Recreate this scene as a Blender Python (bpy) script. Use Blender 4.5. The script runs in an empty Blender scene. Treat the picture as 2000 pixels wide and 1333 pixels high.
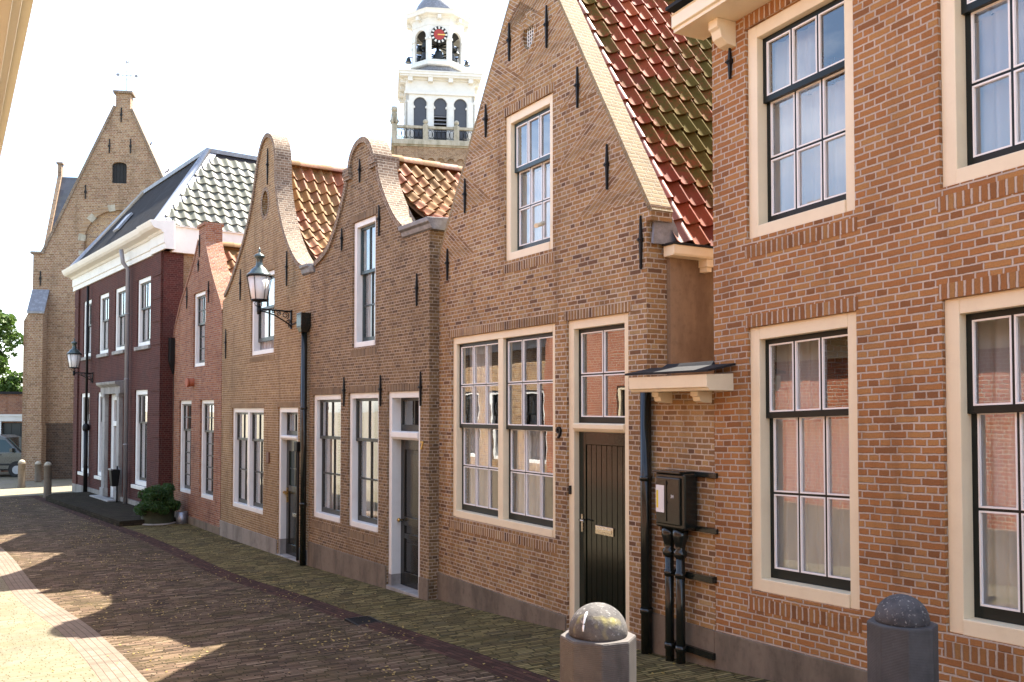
import bpy, bmesh, math, random
from mathutils import Vector, Matrix
from mathutils.geometry import tessellate_polygon
R = math.radians
random.seed(7)
scene = bpy.context.scene
C = scene.collection

# ------------------------------------------------------------------ camera, world, sun, exposure
cam = bpy.data.cameras.new("camera")
cam.sensor_width = 36.0
cam.lens = 32.4
cam.shift_y = 0.0385
cam.clip_start = 0.1
cam.clip_end = 3000
camo = bpy.data.objects.new("camera", cam)
C.objects.link(camo)
camo.location = (0, 0, 3.0)
camo.rotation_euler = (R(90 + 1.8), 0, 0)
scene.camera = camo

SUN_EL, SUN_AZ = R(56), math.atan2(.645, .765)
world = bpy.data.worlds.new("World")
scene.world = world
world.use_nodes = True
wn, wl = world.node_tree.nodes, world.node_tree.links
wn.clear()
w_out = wn.new("ShaderNodeOutputWorld")
w_bg = wn.new("ShaderNodeBackground")
w_sky = wn.new("ShaderNodeTexSky")
w_sky.sky_type = 'NISHITA'
w_sky.sun_disc = False
w_sky.sun_elevation = SUN_EL
w_sky.sun_rotation = SUN_AZ
w_sky.air_density = 1.0
w_sky.dust_density = 1.1
w_sky.ozone_density = 1.0
w_bg.inputs[1].default_value = 0.115
w_tc = wn.new("ShaderNodeTexCoord")
w_map = wn.new("ShaderNodeMapping")
w_map.inputs['Scale'].default_value = (1.0, 1.0, 2.6)
w_noi = wn.new("ShaderNodeTexNoise")
w_noi.inputs['Scale'].default_value = 2.6
w_noi.inputs['Detail'].default_value = 8
w_noi.inputs['Roughness'].default_value = .62
w_rmp = wn.new("ShaderNodeValToRGB")
w_rmp.color_ramp.elements[0].position = .46
w_rmp.color_ramp.elements[0].color = (0, 0, 0, 1)
w_rmp.color_ramp.elements[1].position = .72
w_rmp.color_ramp.elements[1].color = (.5, .5, .5, 1)
w_mix = wn.new("ShaderNodeMix")
w_mix.data_type = 'RGBA'
w_mix.inputs[7].default_value = (9.5, 9.6, 9.8, 1)      # thin white summer cloud
wl.new(w_tc.outputs['Generated'], w_map.inputs['Vector'])
wl.new(w_map.outputs[0], w_noi.inputs['Vector'])
wl.new(w_noi.outputs[0], w_rmp.inputs[0])
wl.new(w_rmp.outputs[0], w_mix.inputs[0])
wl.new(w_sky.outputs[0], w_mix.inputs[6])
wl.new(w_mix.outputs[2], w_bg.inputs[0])
wl.new(w_bg.outputs[0], w_out.inputs[0])

sun = bpy.data.lights.new("sun", 'SUN')
sun.energy = 5.0
sun.angle = R(0.53)
sun.color = (1.0, .93, .82)
suno = bpy.data.objects.new("sun", sun)
C.objects.link(suno)
_sd = Vector((math.sin(SUN_AZ) * math.cos(SUN_EL), math.cos(SUN_AZ) * math.cos(SUN_EL), math.sin(SUN_EL)))
suno.rotation_euler = _sd.to_track_quat('Z', 'Y').to_euler()
suno.location = _sd * 60

vs = scene.view_settings
scene.display_settings.display_device = 'sRGB'
vs.view_transform = 'Standard'
vs.look = 'None'
vs.exposure = 2.18
vs.gamma = 1
vs.use_curve_mapping = False
cy = scene.cycles
cy.use_denoising = True
cy.max_bounces = 8
cy.transparent_max_bounces = 16
cy.caustics_reflective = True
cy.caustics_refractive = False
cy.sample_clamp_indirect = 6.0
cy.blur_glossy = 0.4

# ------------------------------------------------------------------ node helpers and materials
class NT:
    def __init__(s, name):
        s.mat = bpy.data.materials.new(name)
        s.mat.use_nodes = True
        s.t = s.mat.node_tree
        s.n, s.l = s.t.nodes, s.t.links
        s.n.clear()
        s.out = s.n.new("ShaderNodeOutputMaterial")

    def new(s, typ, **kw):
        nd = s.n.new(typ)
        for k, v in kw.items():
            setattr(nd, k, v)
        return nd

    def put(s, sock, v):
        if isinstance(v, bpy.types.NodeSocket):
            s.l.new(v, sock)
        elif v is not None:
            sock.default_value = v

    def m(s, op, a, b=None, c=None, clamp=False):
        nd = s.new("ShaderNodeMath", operation=op)
        nd.use_clamp = clamp
        s.put(nd.inputs[0], a); s.put(nd.inputs[1], b); s.put(nd.inputs[2], c)
        return nd.outputs[0]

    def sstep(s, v, lo, hi):
        nd = s.new("ShaderNodeMapRange", interpolation_type='SMOOTHSTEP')
        s.put(nd.inputs[0], v); nd.inputs[1].default_value = lo; nd.inputs[2].default_value = hi
        return nd.outputs[0]

    def mix(s, f, a, b, blend='MIX'):
        nd = s.new("ShaderNodeMix", data_type='RGBA', blend_type=blend)
        s.put(nd.inputs[0], f)
        s.put(nd.inputs[6], a if isinstance(a, bpy.types.NodeSocket) else (*a, 1))
        s.put(nd.inputs[7], b if isinstance(b, bpy.types.NodeSocket) else (*b, 1))
        return nd.outputs[2]

    def ramp(s, f, stops, const=False):
        nd = s.new("ShaderNodeValToRGB")
        cr = nd.color_ramp
        if const: cr.interpolation = 'CONSTANT'
        while len(cr.elements) < len(stops): cr.elements.new(.5)
        for e, (p, c) in zip(cr.elements, stops):
            e.position = p; e.color = (*c, 1)
        s.put(nd.inputs[0], f)
        return nd.outputs[0]

    def noise(s, vec, scale, detail=4, rough=.55):
        nd = s.new("ShaderNodeTexNoise")
        s.put(nd.inputs['Vector'], vec)
        nd.inputs['Scale'].default_value = scale
        nd.inputs['Detail'].default_value = detail
        nd.inputs['Roughness'].default_value = rough
        return nd.outputs[0]

    def white(s, a, b):
        nd = s.new("ShaderNodeTexWhiteNoise", noise_dimensions='2D')
        cb = s.new("ShaderNodeCombineXYZ")
        s.put(cb.inputs[0], a); s.put(cb.inputs[1], b)
        s.l.new(cb.outputs[0], nd.inputs['Vector'])
        return nd.outputs[0], nd.outputs[1]

    def uv(s):
        nd = s.new("ShaderNodeUVMap"); nd.uv_map = "UVMap"
        sp = s.new("ShaderNodeSeparateXYZ"); s.l.new(nd.outputs[0], sp.inputs[0])
        return nd.outputs[0], sp.outputs[0], sp.outputs[1]

    def obj(s):
        return s.new("ShaderNodeTexCoord").outputs['Object']

    def bump(s, h, strength=.5, dist=.01):
        nd = s.new("ShaderNodeBump")
        nd.inputs['Strength'].default_value = strength
        nd.inputs['Distance'].default_value = dist
        s.put(nd.inputs['Height'], h)
        return nd.outputs[0]

    def bsdf(s, col, rough=.7, metal=0., normal=None, spec=.5, **kw):
        nd = s.new("ShaderNodeBsdfPrincipled")
        s.put(nd.inputs['Base Color'], col if isinstance(col, bpy.types.NodeSocket) else (*col, 1))
        s.put(nd.inputs['Roughness'], rough)
        nd.inputs['Metallic'].default_value = metal
        nd.inputs['Specular IOR Level'].default_value = spec
        if normal is not None: s.put(nd.inputs['Normal'], normal)
        for k, v in kw.items(): nd.inputs[k].default_value = v
        s.l.new(nd.outputs[0], s.out.inputs[0])
        return s.mat


def brick(name, cols, mortar, W=.20, H=.055, J=.010, rough=.88, bump=.9, dirt=.35, dirtcol=(.05, .04, .035),
          edge=.003, tilt=0, moss=None, mossamt=0., rnd=.25, mdirt=.35, bond='cross', pale=0., spec=.3, streak=.42):
    t = NT(name)
    vec, u, v = t.uv()
    wob = t.noise(vec, 5.0, 3)
    wob2 = t.noise(vec, 26.0, 3)
    u1 = t.m('ADD', u, t.m('MULTIPLY', t.m('SUBTRACT', wob2, .5), edge * 2.2))
    v1 = t.m('ADD', v, t.m('ADD', t.m('MULTIPLY', t.m('SUBTRACT', wob, .5), .012), t.m('MULTIPLY', t.m('SUBTRACT', wob2, .5), edge * 2)))
    vr = t.m('DIVIDE', v1, H)
    row = t.m('FLOOR', vr)
    if bond == 'soldier':
        w = 50.0
        off = t.m('MULTIPLY', row, 0.0)
    elif bond == 'cross':
        par = t.m('MODULO', t.m('ADD', row, 4000), 2)
        w = t.m('SUBTRACT', W, t.m('MULTIPLY', par, W / 2))
        q = t.m('MODULO', t.m('ADD', row, 4000), 4)
        off = t.m('ADD', t.m('MULTIPLY', par, W / 4), t.m('MULTIPLY', t.m('GREATER_THAN', q, 1.5), W / 2))
    else:
        w = W
        off = t.m('MULTIPLY', t.white(row, 3.3)[0], W)
    rr = t.m('MULTIPLY', t.white(row, 7.7)[0], W * .12)
    cu = t.m('DIVIDE', t.m('ADD', t.m('ADD', u1, 200.0), t.m('ADD', off, rr)), w)
    ci = t.m('FLOOR', cu)
    fu = t.m('MULTIPLY', t.m('FRACT', cu), w)
    fv = t.m('MULTIPLY', t.m('FRACT', vr), H)
    du = t.m('MINIMUM', fu, t.m('SUBTRACT', w, fu))
    dv = t.m('MINIMUM', fv, t.m('SUBTRACT', H, fv))
    d = dv if bond == 'soldier' else t.m('MINIMUM', du, dv)
    rnd1, rcol = t.white(ci, row)
    d = t.m('ADD', d, t.m('MULTIPLY', t.m('SUBTRACT', t.noise(vec, 60, 2), .5), edge))
    d = t.m('SUBTRACT', d, t.m('MULTIPLY', rnd1, edge * .35))
    mask = t.sstep(d, J * .32, J * .68)
    n = len(cols)
    col = t.ramp(rnd1, [(i / max(1, n - 1) if n > 1 else 0, c) for i, c in enumerate(cols)])
    fine = t.noise(vec, 70, 5, .7)
    col = t.mix(t.m('MULTIPLY', t.sstep(fine, .35, .75), .35), col, tuple(c * .55 for c in cols[0]))
    big = t.noise(vec, .9, 5, .6)
    mcol = t.mix(t.m('MULTIPLY', t.sstep(t.noise(vec, 3.1, 4), .42, .7), mdirt), mortar, tuple(c * .45 for c in mortar))
    col = t.mix(mask, mcol, col)
    pat = t.noise(vec, .42, 3, .5)
    col = t.mix(t.m('MULTIPLY', t.sstep(pat, .36, .64), .38), col, t.mix(.5, col, tuple(c * .42 for c in cols[len(cols) // 2])))
    mp = t.new("ShaderNodeMapping"); t.l.new(vec, mp.inputs[0]); mp.inputs['Scale'].default_value = (2.6, .28, 1)
    col = t.mix(t.m('MULTIPLY', t.sstep(t.noise(mp.outputs[0], 1.0, 5, .62), .50, .70), streak), col, tuple(c * .38 for c in cols[len(cols) // 2]))
    col = t.mix(t.m('MULTIPLY', t.sstep(big, .48, .78), dirt), col, dirtcol)
    if pale > 0:
        col = t.mix(t.m('MULTIPLY', t.sstep(t.noise(vec, 2.3, 6, .7), .60, .76), pale), col, (.55, .47, .40))
    if moss:
        mm = t.sstep(t.noise(vec, 1.6, 6, .68), .40, .66)
        mg = t.m('ADD', t.m('MULTIPLY', mm, mossamt), t.m('MULTIPLY', t.m('SUBTRACT', 1.0, mask), mossamt * .6), clamp=True)
        col = t.mix(mg, col, moss)
    h = t.m('ADD', t.m('ADD', t.m('MULTIPLY', mask, 1.0), t.m('MULTIPLY', fine, .35)), t.m('MULTIPLY', t.m('MULTIPLY', rnd1, rnd), mask))
    h = t.m('ADD', h, t.m('MULTIPLY', t.m('MULTIPLY', t.noise(vec, 22, 4, .6), mask), .5))
    return t.bsdf(col, rough, normal=t.bump(h, bump, .006), spec=spec)


def paint(name, col, rough=.45, var=.12, bumps=.15, scale=6., dark=None, metal=0., spec=.5):
    t = NT(name)
    o = t.obj()
    n1 = t.noise(o, scale, 6, .65)
    n2 = t.noise(o, scale * 9, 4, .6)
    dk = dark or tuple(c * .55 for c in col)
    c = t.mix(t.m('MULTIPLY', t.sstep(n1, .42, .75), var * 2), col, dk)
    c = t.mix(t.m('MULTIPLY', t.sstep(n2, .5, .8), var), c, dk)
    rg = t.m('ADD', rough, t.m('MULTIPLY', t.m('SUBTRACT', n2, .5), .25), clamp=True)
    return t.bsdf(c, rg, metal, t.bump(t.m('ADD', n1, t.m('MULTIPLY', n2, .5)), bumps, .004), spec)


def plaster(name, col, dark, rough=.9):
    t = NT(name)
    o = t.obj()
    sp = t.new("ShaderNodeMapping"); t.l.new(o, sp.inputs[0]); sp.inputs['Scale'].default_value = (1, 1, .35)
    a = t.noise(sp.outputs[0], 2.2, 7, .66)
    b = t.noise(o, 14, 5, .65)
    c = t.mix(t.sstep(a, .40, .68), col, dark)
    c = t.mix(t.m('MULTIPLY', t.sstep(b, .48, .75), .4), c, tuple(x * .6 for x in dark))
    return t.bsdf(c, rough, normal=t.bump(t.m('ADD', a, b), .35, .01), spec=.25)


def tilemat(name, cols, moss, mossamt, rough=.5, spec=.5, mscale=.9, per=.30, depth=0., mid=1.3):
    t = NT(name)
    vec, u, v = t.uv()
    cx, cyy = t.m('FLOOR', u), t.m('FLOOR', v)
    r1, _ = t.white(cx, cyy)
    n = len(cols)
    col = t.ramp(r1, [(i / (n - 1), c) for i, c in enumerate(cols)])
    o = t.obj()
    big = t.noise(o, mscale, 5, .62)
    fin = t.noise(o, 24, 6, .7)
    r2, _ = t.white(cyy, cx)
    f = t.m('ADD', t.m('ADD', big, t.m('MULTIPLY', t.m('SUBTRACT', fin, .5), .5)), t.m('MULTIPLY', t.m('SUBTRACT', r2, .5), per))
    if depth:
        so = t.new("ShaderNodeSeparateXYZ"); t.l.new(o, so.inputs[0])
        f = t.m('ADD', f, t.m('MULTIPLY', t.m('MINIMUM', t.m('SUBTRACT', so.outputs[1], mid), 1.2), depth))
    f = t.m('MULTIPLY', t.sstep(f, .40, .60), mossamt)
    col = t.mix(f, col, moss)
    col = t.mix(t.m('MULTIPLY', t.sstep(fin, .5, .78), .55), col, tuple(c * .25 for c in cols[0]))
    rg = t.m('ADD', rough, t.m('MULTIPLY', f, .3), clamp=True)
    return t.bsdf(col, rg, normal=t.bump(t.m('ADD', fin, big), .4, .006), spec=spec)


def glass_mat(name, refl=1.0, tint=(.92, .95, .95), wav=.028):
    t = NT(name)
    o = t.obj()
    nrm = t.bump(t.noise(o, 3.2, 2, .4), wav, .02)
    ge = t.new("ShaderNodeNewGeometry")
    dp = t.new("ShaderNodeVectorMath", operation='DOT_PRODUCT')
    t.l.new(ge.outputs['Incoming'], dp.inputs[0]); t.l.new(ge.outputs['Normal'], dp.inputs[1])
    co = t.m('SUBTRACT', 1.0, t.m('ABSOLUTE', dp.outputs['Value']), clamp=True)
    f = t.m('MULTIPLY', t.m('ADD', .085, t.m('MULTIPLY', t.m('POWER', co, 4.0), .915)), refl, clamp=True)
    tr = t.new("ShaderNodeBsdfTransparent"); tr.inputs[0].default_value = (*tint, 1)
    gl = t.new("ShaderNodeBsdfGlossy"); gl.inputs['Roughness'].default_value = .0
    gl.inputs['Color'].default_value = (1, 1, 1, 1)
    t.l.new(nrm, gl.inputs['Normal'])
    mx = t.new("ShaderNodeMixShader")
    t.l.new(f, mx.inputs[0]); t.l.new(tr.outputs[0], mx.inputs[1]); t.l.new(gl.outputs[0], mx.inputs[2])
    t.l.new(mx.outputs[0], t.out.inputs[0])
    return t.mat


def cloth_mat(name, col, thin=.45):
    t = NT(name)
    df = t.new("ShaderNodeBsdfDiffuse"); df.inputs[0].default_value = (*col, 1)
    tl = t.new("ShaderNodeBsdfTranslucent"); tl.inputs[0].default_value = (*col, 1)
    tp = t.new("ShaderNodeBsdfTransparent")
    m1 = t.new("ShaderNodeMixShader"); m1.inputs[0].default_value = .35
    t.l.new(df.outputs[0], m1.inputs[1]); t.l.new(tl.outputs[0], m1.inputs[2])
    m2 = t.new("ShaderNodeMixShader"); m2.inputs[0].default_value = thin
    t.l.new(m1.outputs[0], m2.inputs[1]); t.l.new(tp.outputs[0], m2.inputs[2])
    t.l.new(m2.outputs[0], t.out.inputs[0])
    return t.mat


def leafmat(name, cols, scale=1.2):
    t = NT(name)
    o = t.obj()
    n1 = t.noise(o, scale, 4)
    n2 = t.noise(o, scale * 11, 2)
    f = t.m('ADD', t.m('MULTIPLY', n1, .6), t.m('MULTIPLY', n2, .4))
    col = t.ramp(f, [(.32, cols[0]), (.5, cols[1]), (.66, cols[2])])
    df = t.new("ShaderNodeBsdfPrincipled")
    t.l.new(col, df.inputs['Base Color']); df.inputs['Roughness'].default_value = .55
    tl = t.new("ShaderNodeBsdfTranslucent"); t.l.new(col, tl.inputs[0])
    m = t.new("ShaderNodeMixShader"); m.inputs[0].default_value = .3
    t.l.new(df.outputs[0], m.inputs[1]); t.l.new(tl.outputs[0], m.inputs[2])
    t.l.new(m.outputs[0], t.out.inputs[0])
    return t.mat


M = {}
BR = {
 'orange': dict(cols=[(.22, .095, .038), (.34, .145, .051), (.40, .175, .060), (.43, .215, .075), (.36, .155, .054), (.45, .24, .085)], mortar=(.56, .46, .38), pale=.16, W=.205, H=.0565, J=.0125, bump=1.0, dirt=.18, edge=.0045, rnd=.5),
 'tan': dict(cols=[(.11, .062, .042), (.31, .160, .062), (.40, .225, .085), (.34, .185, .072), (.45, .28, .115), (.22, .12, .055), (.47, .32, .15)], mortar=(.56, .46, .36), W=.19, H=.0525, J=.0125, bump=.9, dirt=.16, edge=.004, pale=.35, rnd=.4),
 'umber': dict(cols=[(.10, .062, .034), (.20, .122, .056), (.27, .167, .077), (.16, .096, .046), (.30, .20, .092)], mortar=(.46, .38, .29), W=.18, H=.048, J=.0095, bump=.8, dirt=.3, edge=.003, mdirt=.6),
 'ochre': dict(cols=[(.22, .130, .053), (.32, .197, .080), (.265, .16, .067), (.375, .248, .105)], mortar=(.52, .42, .30), W=.18, H=.050, J=.011, bump=.8, dirt=.2, edge=.003, mdirt=.5),
}
for k_, d_ in BR.items():
    M['brick_' + k_] = brick(k_ + '_brick', **d_)
    M['soldier_' + k_] = brick(k_ + '_soldier_brick', **{**d_, 'bond': 'soldier', 'H': d_['H'] * 1.12, 'J': d_['J'] * 1.3, 'cols': [tuple(v * .86 for v in c) for c in d_['cols']]})
M['brick_red'] = brick('worn_red_brick', [(.18, .062, .038), (.30, .105, .048), (.36, .145, .065), (.27, .11, .06), (.38, .19, .095)],
                       (.38, .30, .24), .19, .052, .011, bump=1.0, dirt=.3, edge=.004, pale=.3)
M['brick_maroon'] = brick('maroon_brick', [(.055, .012, .010), (.075, .017, .013), (.095, .022, .016), (.065, .015, .012)],
                          (.15, .095, .075), .20, .056, .007, bump=.5, dirt=.3, edge=.002)
M['brick_side'] = brick('brown_side_brick', [(.16, .10, .05), (.23, .14, .07), (.28, .18, .085)], (.34, .27, .20), .19, .055, .01, dirt=.5)
M['brick_church'] = brick('church_brick', [(.20, .115, .06), (.30, .18, .095), (.36, .23, .13), (.27, .14, .08), (.40, .27, .15)],
                          (.46, .38, .29), .24, .075, .014, bump=.9, dirt=.35, edge=.005, pale=.4)
M['brick_church_dark'] = brick('sooty_church_brick', [(.06, .04, .03), (.10, .065, .045), (.13, .08, .05)], (.16, .13, .10), .24, .075, .014, dirt=.5)
M['brick_coping'] = brick('coping_brick', [(.115, .078, .052), (.21, .145, .095), (.27, .19, .125), (.155, .105, .07)], (.42, .35, .27), .18, .055, .012, bump=1.1, dirt=.08, edge=.005)
M['brick_coping_pale'] = brick('pale_coping_brick', [(.25, .175, .09), (.33, .245, .13), (.29, .21, .11)], (.36, .30, .215), .16, .055, .012, bump=1.1, dirt=.3, edge=.005)
M['brick_opp'] = brick('scarlet_brick', [(.34, .10, .052), (.44, .145, .07), (.39, .12, .06), (.48, .19, .095)], (.55, .47, .38), .21, .06, .011, dirt=.15)
M['road'] = brick('road_clinker', [(.040, .028, .019), (.105, .068, .046), (.205, .136, .092), (.072, .048, .034), (.155, .107, .072), (.30, .215, .15)],
                  (.012, .010, .007), .21, .058, .009, rough=.9, spec=.08, bump=1.1, dirt=.3, edge=.004, bond='run', rnd=.8, moss=(.075, .065, .020), mossamt=.30)
M['walk'] = brick('yellow_clinker', [(.035, .026, .013), (.20, .15, .062), (.085, .06, .032), (.36, .28, .125), (.055, .042, .026), (.28, .215, .09), (.12, .10, .065)],
                  (.008, .007, .004), .21, .062, .011, rough=.9, spec=.08, bump=1.2, dirt=.25, edge=.006, bond='run', rnd=1.0, moss=(.07, .075, .020), mossamt=.22)
M['strip'] = brick('dark_red_clinker', [(.050, .028, .022), (.082, .042, .032), (.10, .052, .040), (.045, .026, .021)], (.04, .028, .024), .20, .065, .008,
                   rough=.9, spec=.08, bump=.9, dirt=.3, edge=.003, bond='run', rnd=.6)
M['strip_pink'] = brick('pink_clinker', [(.18, .14, .108), (.22, .172, .133), (.195, .152, .118), (.24, .19, .15)], (.125, .10, .078), .21, .075, .006,
                        rough=.9, spec=.08, bump=.8, dirt=.25, edge=.003, bond='run', rnd=.6)
M['square'] = brick('square_paving', [(.20, .165, .13), (.26, .22, .17), (.23, .19, .15)], (.12, .10, .075), .21, .07, .009, bump=.6, dirt=.2, bond='run', moss=(.18, .19, .06), mossamt=.35)
M['walk_left'] = brick('mossy_clinker', [(.19, .165, .115), (.27, .23, .165), (.225, .19, .14)], (.065, .06, .035), .20, .06, .010, bump=.9, dirt=.2, bond='run', moss=(.14, .135, .07), mossamt=.4, spec=.08)
M['platform'] = brick('dark_platform_clinker', [(.030, .024, .018), (.048, .038, .028), (.065, .050, .036)], (.015, .012, .009), .20, .06, .008, bump=.8, bond='run', moss=(.035, .035, .014), mossamt=.3, spec=.05, rough=.95)

M['cream'] = paint('cream_paint', (.80, .69, .49), .42, .13, .25, 4., dark=(.62, .51, .35))
M['white'] = paint('white_paint', (.76, .77, .75), .42, .12, .25, 4., dark=(.55, .54, .50))
M['offwhite'] = paint('stone_white_paint', (.70, .685, .63), .5, .14, .25, 3., dark=(.46, .43, .36))
M['putty'] = paint('white_glazing_paint', (.84, .83, .82), .4, .03)
M['sash_black'] = paint('blackish_green_paint', (.008, .012, .011), .35, .1, spec=.3)
M['sash_sky_tint'] = paint('sky_tinted_sash_paint', (.014, .034, .040), .3, .1)  # dark green sash paint with the sky's blue reflection put into its colour
M['sash_grey'] = paint('grey_green_paint', (.032, .034, .032), .35, .1, spec=.35)
M['door_green'] = paint('bottle_green_gloss', (.006, .009, .005), .14, .08, .08)
M['door_grey'] = paint('slate_grey_gloss', (.018, .019, .018), .2, .08)
M['iron'] = paint('black_iron', (.010, .010, .010), .5, .1, spec=.25)
M['pipe_black'] = paint('black_pipe_paint', (.010, .012, .010), .2, .08, .05)
M['zinc'] = paint('weathered_zinc', (.30, .31, .34), .42, .25, .2, 9, metal=.75)
M['pipe_grey'] = paint('grey_pipe_paint', (.24, .235, .245), .4, .1)
M['lead'] = paint('lead_sheet', (.19, .19, .20), .5, .25, .25, 7, dark=(.42, .43, .46), metal=.55)
M['lead_dark'] = paint('dark_lead', (.020, .020, .022), .75, .15, spec=.2)
M['plinth'] = plaster('plinth_render', (.20, .162, .122), (.115, .095, .072))
M['plinth_grey'] = plaster('grey_plinth', (.27, .25, .22), (.17, .155, .135))
M['plaster_side'] = plaster('brown_side_render', (.26, .18, .115), (.15, .10, .065))
M['stone'] = plaster('grey_dressed_stone', (.34, .33, .31), (.22, .21, .20))
M['stone_dark'] = plaster('weathered_bluestone', (.13, .125, .13), (.075, .072, .078), .72)
M['stone_pale'] = plaster('pale_sandstone', (.42, .38, .30), (.24, .22, .16))
M['brass'] = paint('brass', (.60, .40, .14), .28, .1, metal=1.0)
M['steel'] = paint('brushed_steel', (.62, .58, .50), .25, .05, metal=1.0)
M['gold'] = paint('gilding', (.75, .48, .12), .35, .05, metal=.6)
M['dial_red'] = paint('red_dial_paint', (.34, .030, .020), .5, .05)
M['bronze'] = paint('dark_bell_bronze', (.022, .027, .028), .38, .2, metal=.3)
M['slate'] = tilemat('blue_slate', [(.040, .044, .055), (.055, .06, .075), (.07, .075, .09)], (.07, .075, .06), .3, .5)
M['slate_dark'] = tilemat('black_slate', [(.010, .010, .011), (.018, .017, .019), (.026, .024, .026)], (.035, .030, .030), .35, .85, .15)
M['slate_panel'] = paint('slate_panel', (.055, .060, .075), .55, .2)
M['tile_glazed'] = tilemat('mossy_glazed_tile', [(.19, .034, .014), (.24, .045, .017), (.16, .036, .018), (.28, .066, .022), (.14, .034, .018)], (.088, .076, .018), .92, .72, .10, .5, per=.14, depth=.10, mid=1.25)
M['tile_orange'] = tilemat('orange_tile', [(.20, .065, .034), (.31, .118, .056), (.25, .086, .042), (.15, .052, .032), (.34, .16, .08)], (.20, .155, .045), .5, .65, .3, per=.22)
M['tile_grey'] = tilemat('greygreen_tile', [(.095, .097, .078), (.13, .13, .105), (.11, .11, .09)], (.075, .08, .042), .35, .6, .3)
M['tile_edge'] = tilemat('orange_edge_tile', [(.24, .052, .020), (.30, .070, .028), (.20, .045, .02)], (.06, .055, .02), .3, .35, .5)
M['church_slate'] = tilemat('pale_church_slate', [(.17, .15, .15), (.21, .185, .18), (.19, .165, .165)], (.30, .24, .2), .3, .35, .6)
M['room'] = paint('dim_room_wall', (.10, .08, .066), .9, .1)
M['curtain'] = cloth_mat('sheer_white_curtain', (.88, .87, .88), .30)
M['curtain_thick'] = cloth_mat('pale_curtain', (.82, .80, .78), .04)
M['glass'] = glass_mat('old_window_glass', 2.0)
M['glass_lamp'] = paint('opal_lamp_glass', (.72, .68, .62), .25, .04)
M['terracotta'] = paint('terracotta', (.36, .10, .045), .7, .15)
M['leaf_tree'] = leafmat('tree_leaf', [(.035, .075, .012), (.075, .14, .022), (.13, .20, .04)], .7)
M['leaf_shrub'] = leafmat('shrub_leaf', [(.018, .05, .010), (.04, .095, .018), (.07, .14, .03)], 4)
M['bark'] = paint('bark', (.09, .065, .045), .9, .3)
M['petal'] = leafmat('dry_petal', [(.26, .17, .045), (.36, .25, .06), (.46, .34, .11)], 9)
M['van_paint'] = paint('silver_car_paint', (.085, .085, .08), .28, .03, 0, metal=.5)
M['car_glass'] = paint('dark_car_glass', (.012, .03, .027), .06, .02, 0)
M['rubber'] = paint('tyre_rubber', (.015, .015, .015), .8, .1)
M['planter'] = paint('mossy_green_planter', (.030, .034, .012), .8, .3)
M['paper'] = paint('white_paper', (.75, .73, .72), .6, .04)
M['yellow'] = paint('yellow_label', (.72, .55, .03), .6, .05)
M['white_ink'] = paint('white_lettering', (.85, .85, .85), .5, .02)
M['wood_brown'] = paint('brown_plaque', (.13, .045, .02), .5, .2)
M['stone_dome'] = plaster('bollard_cap_stone', (.26, .24, .22), (.12, .115, .12), .7)

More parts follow.
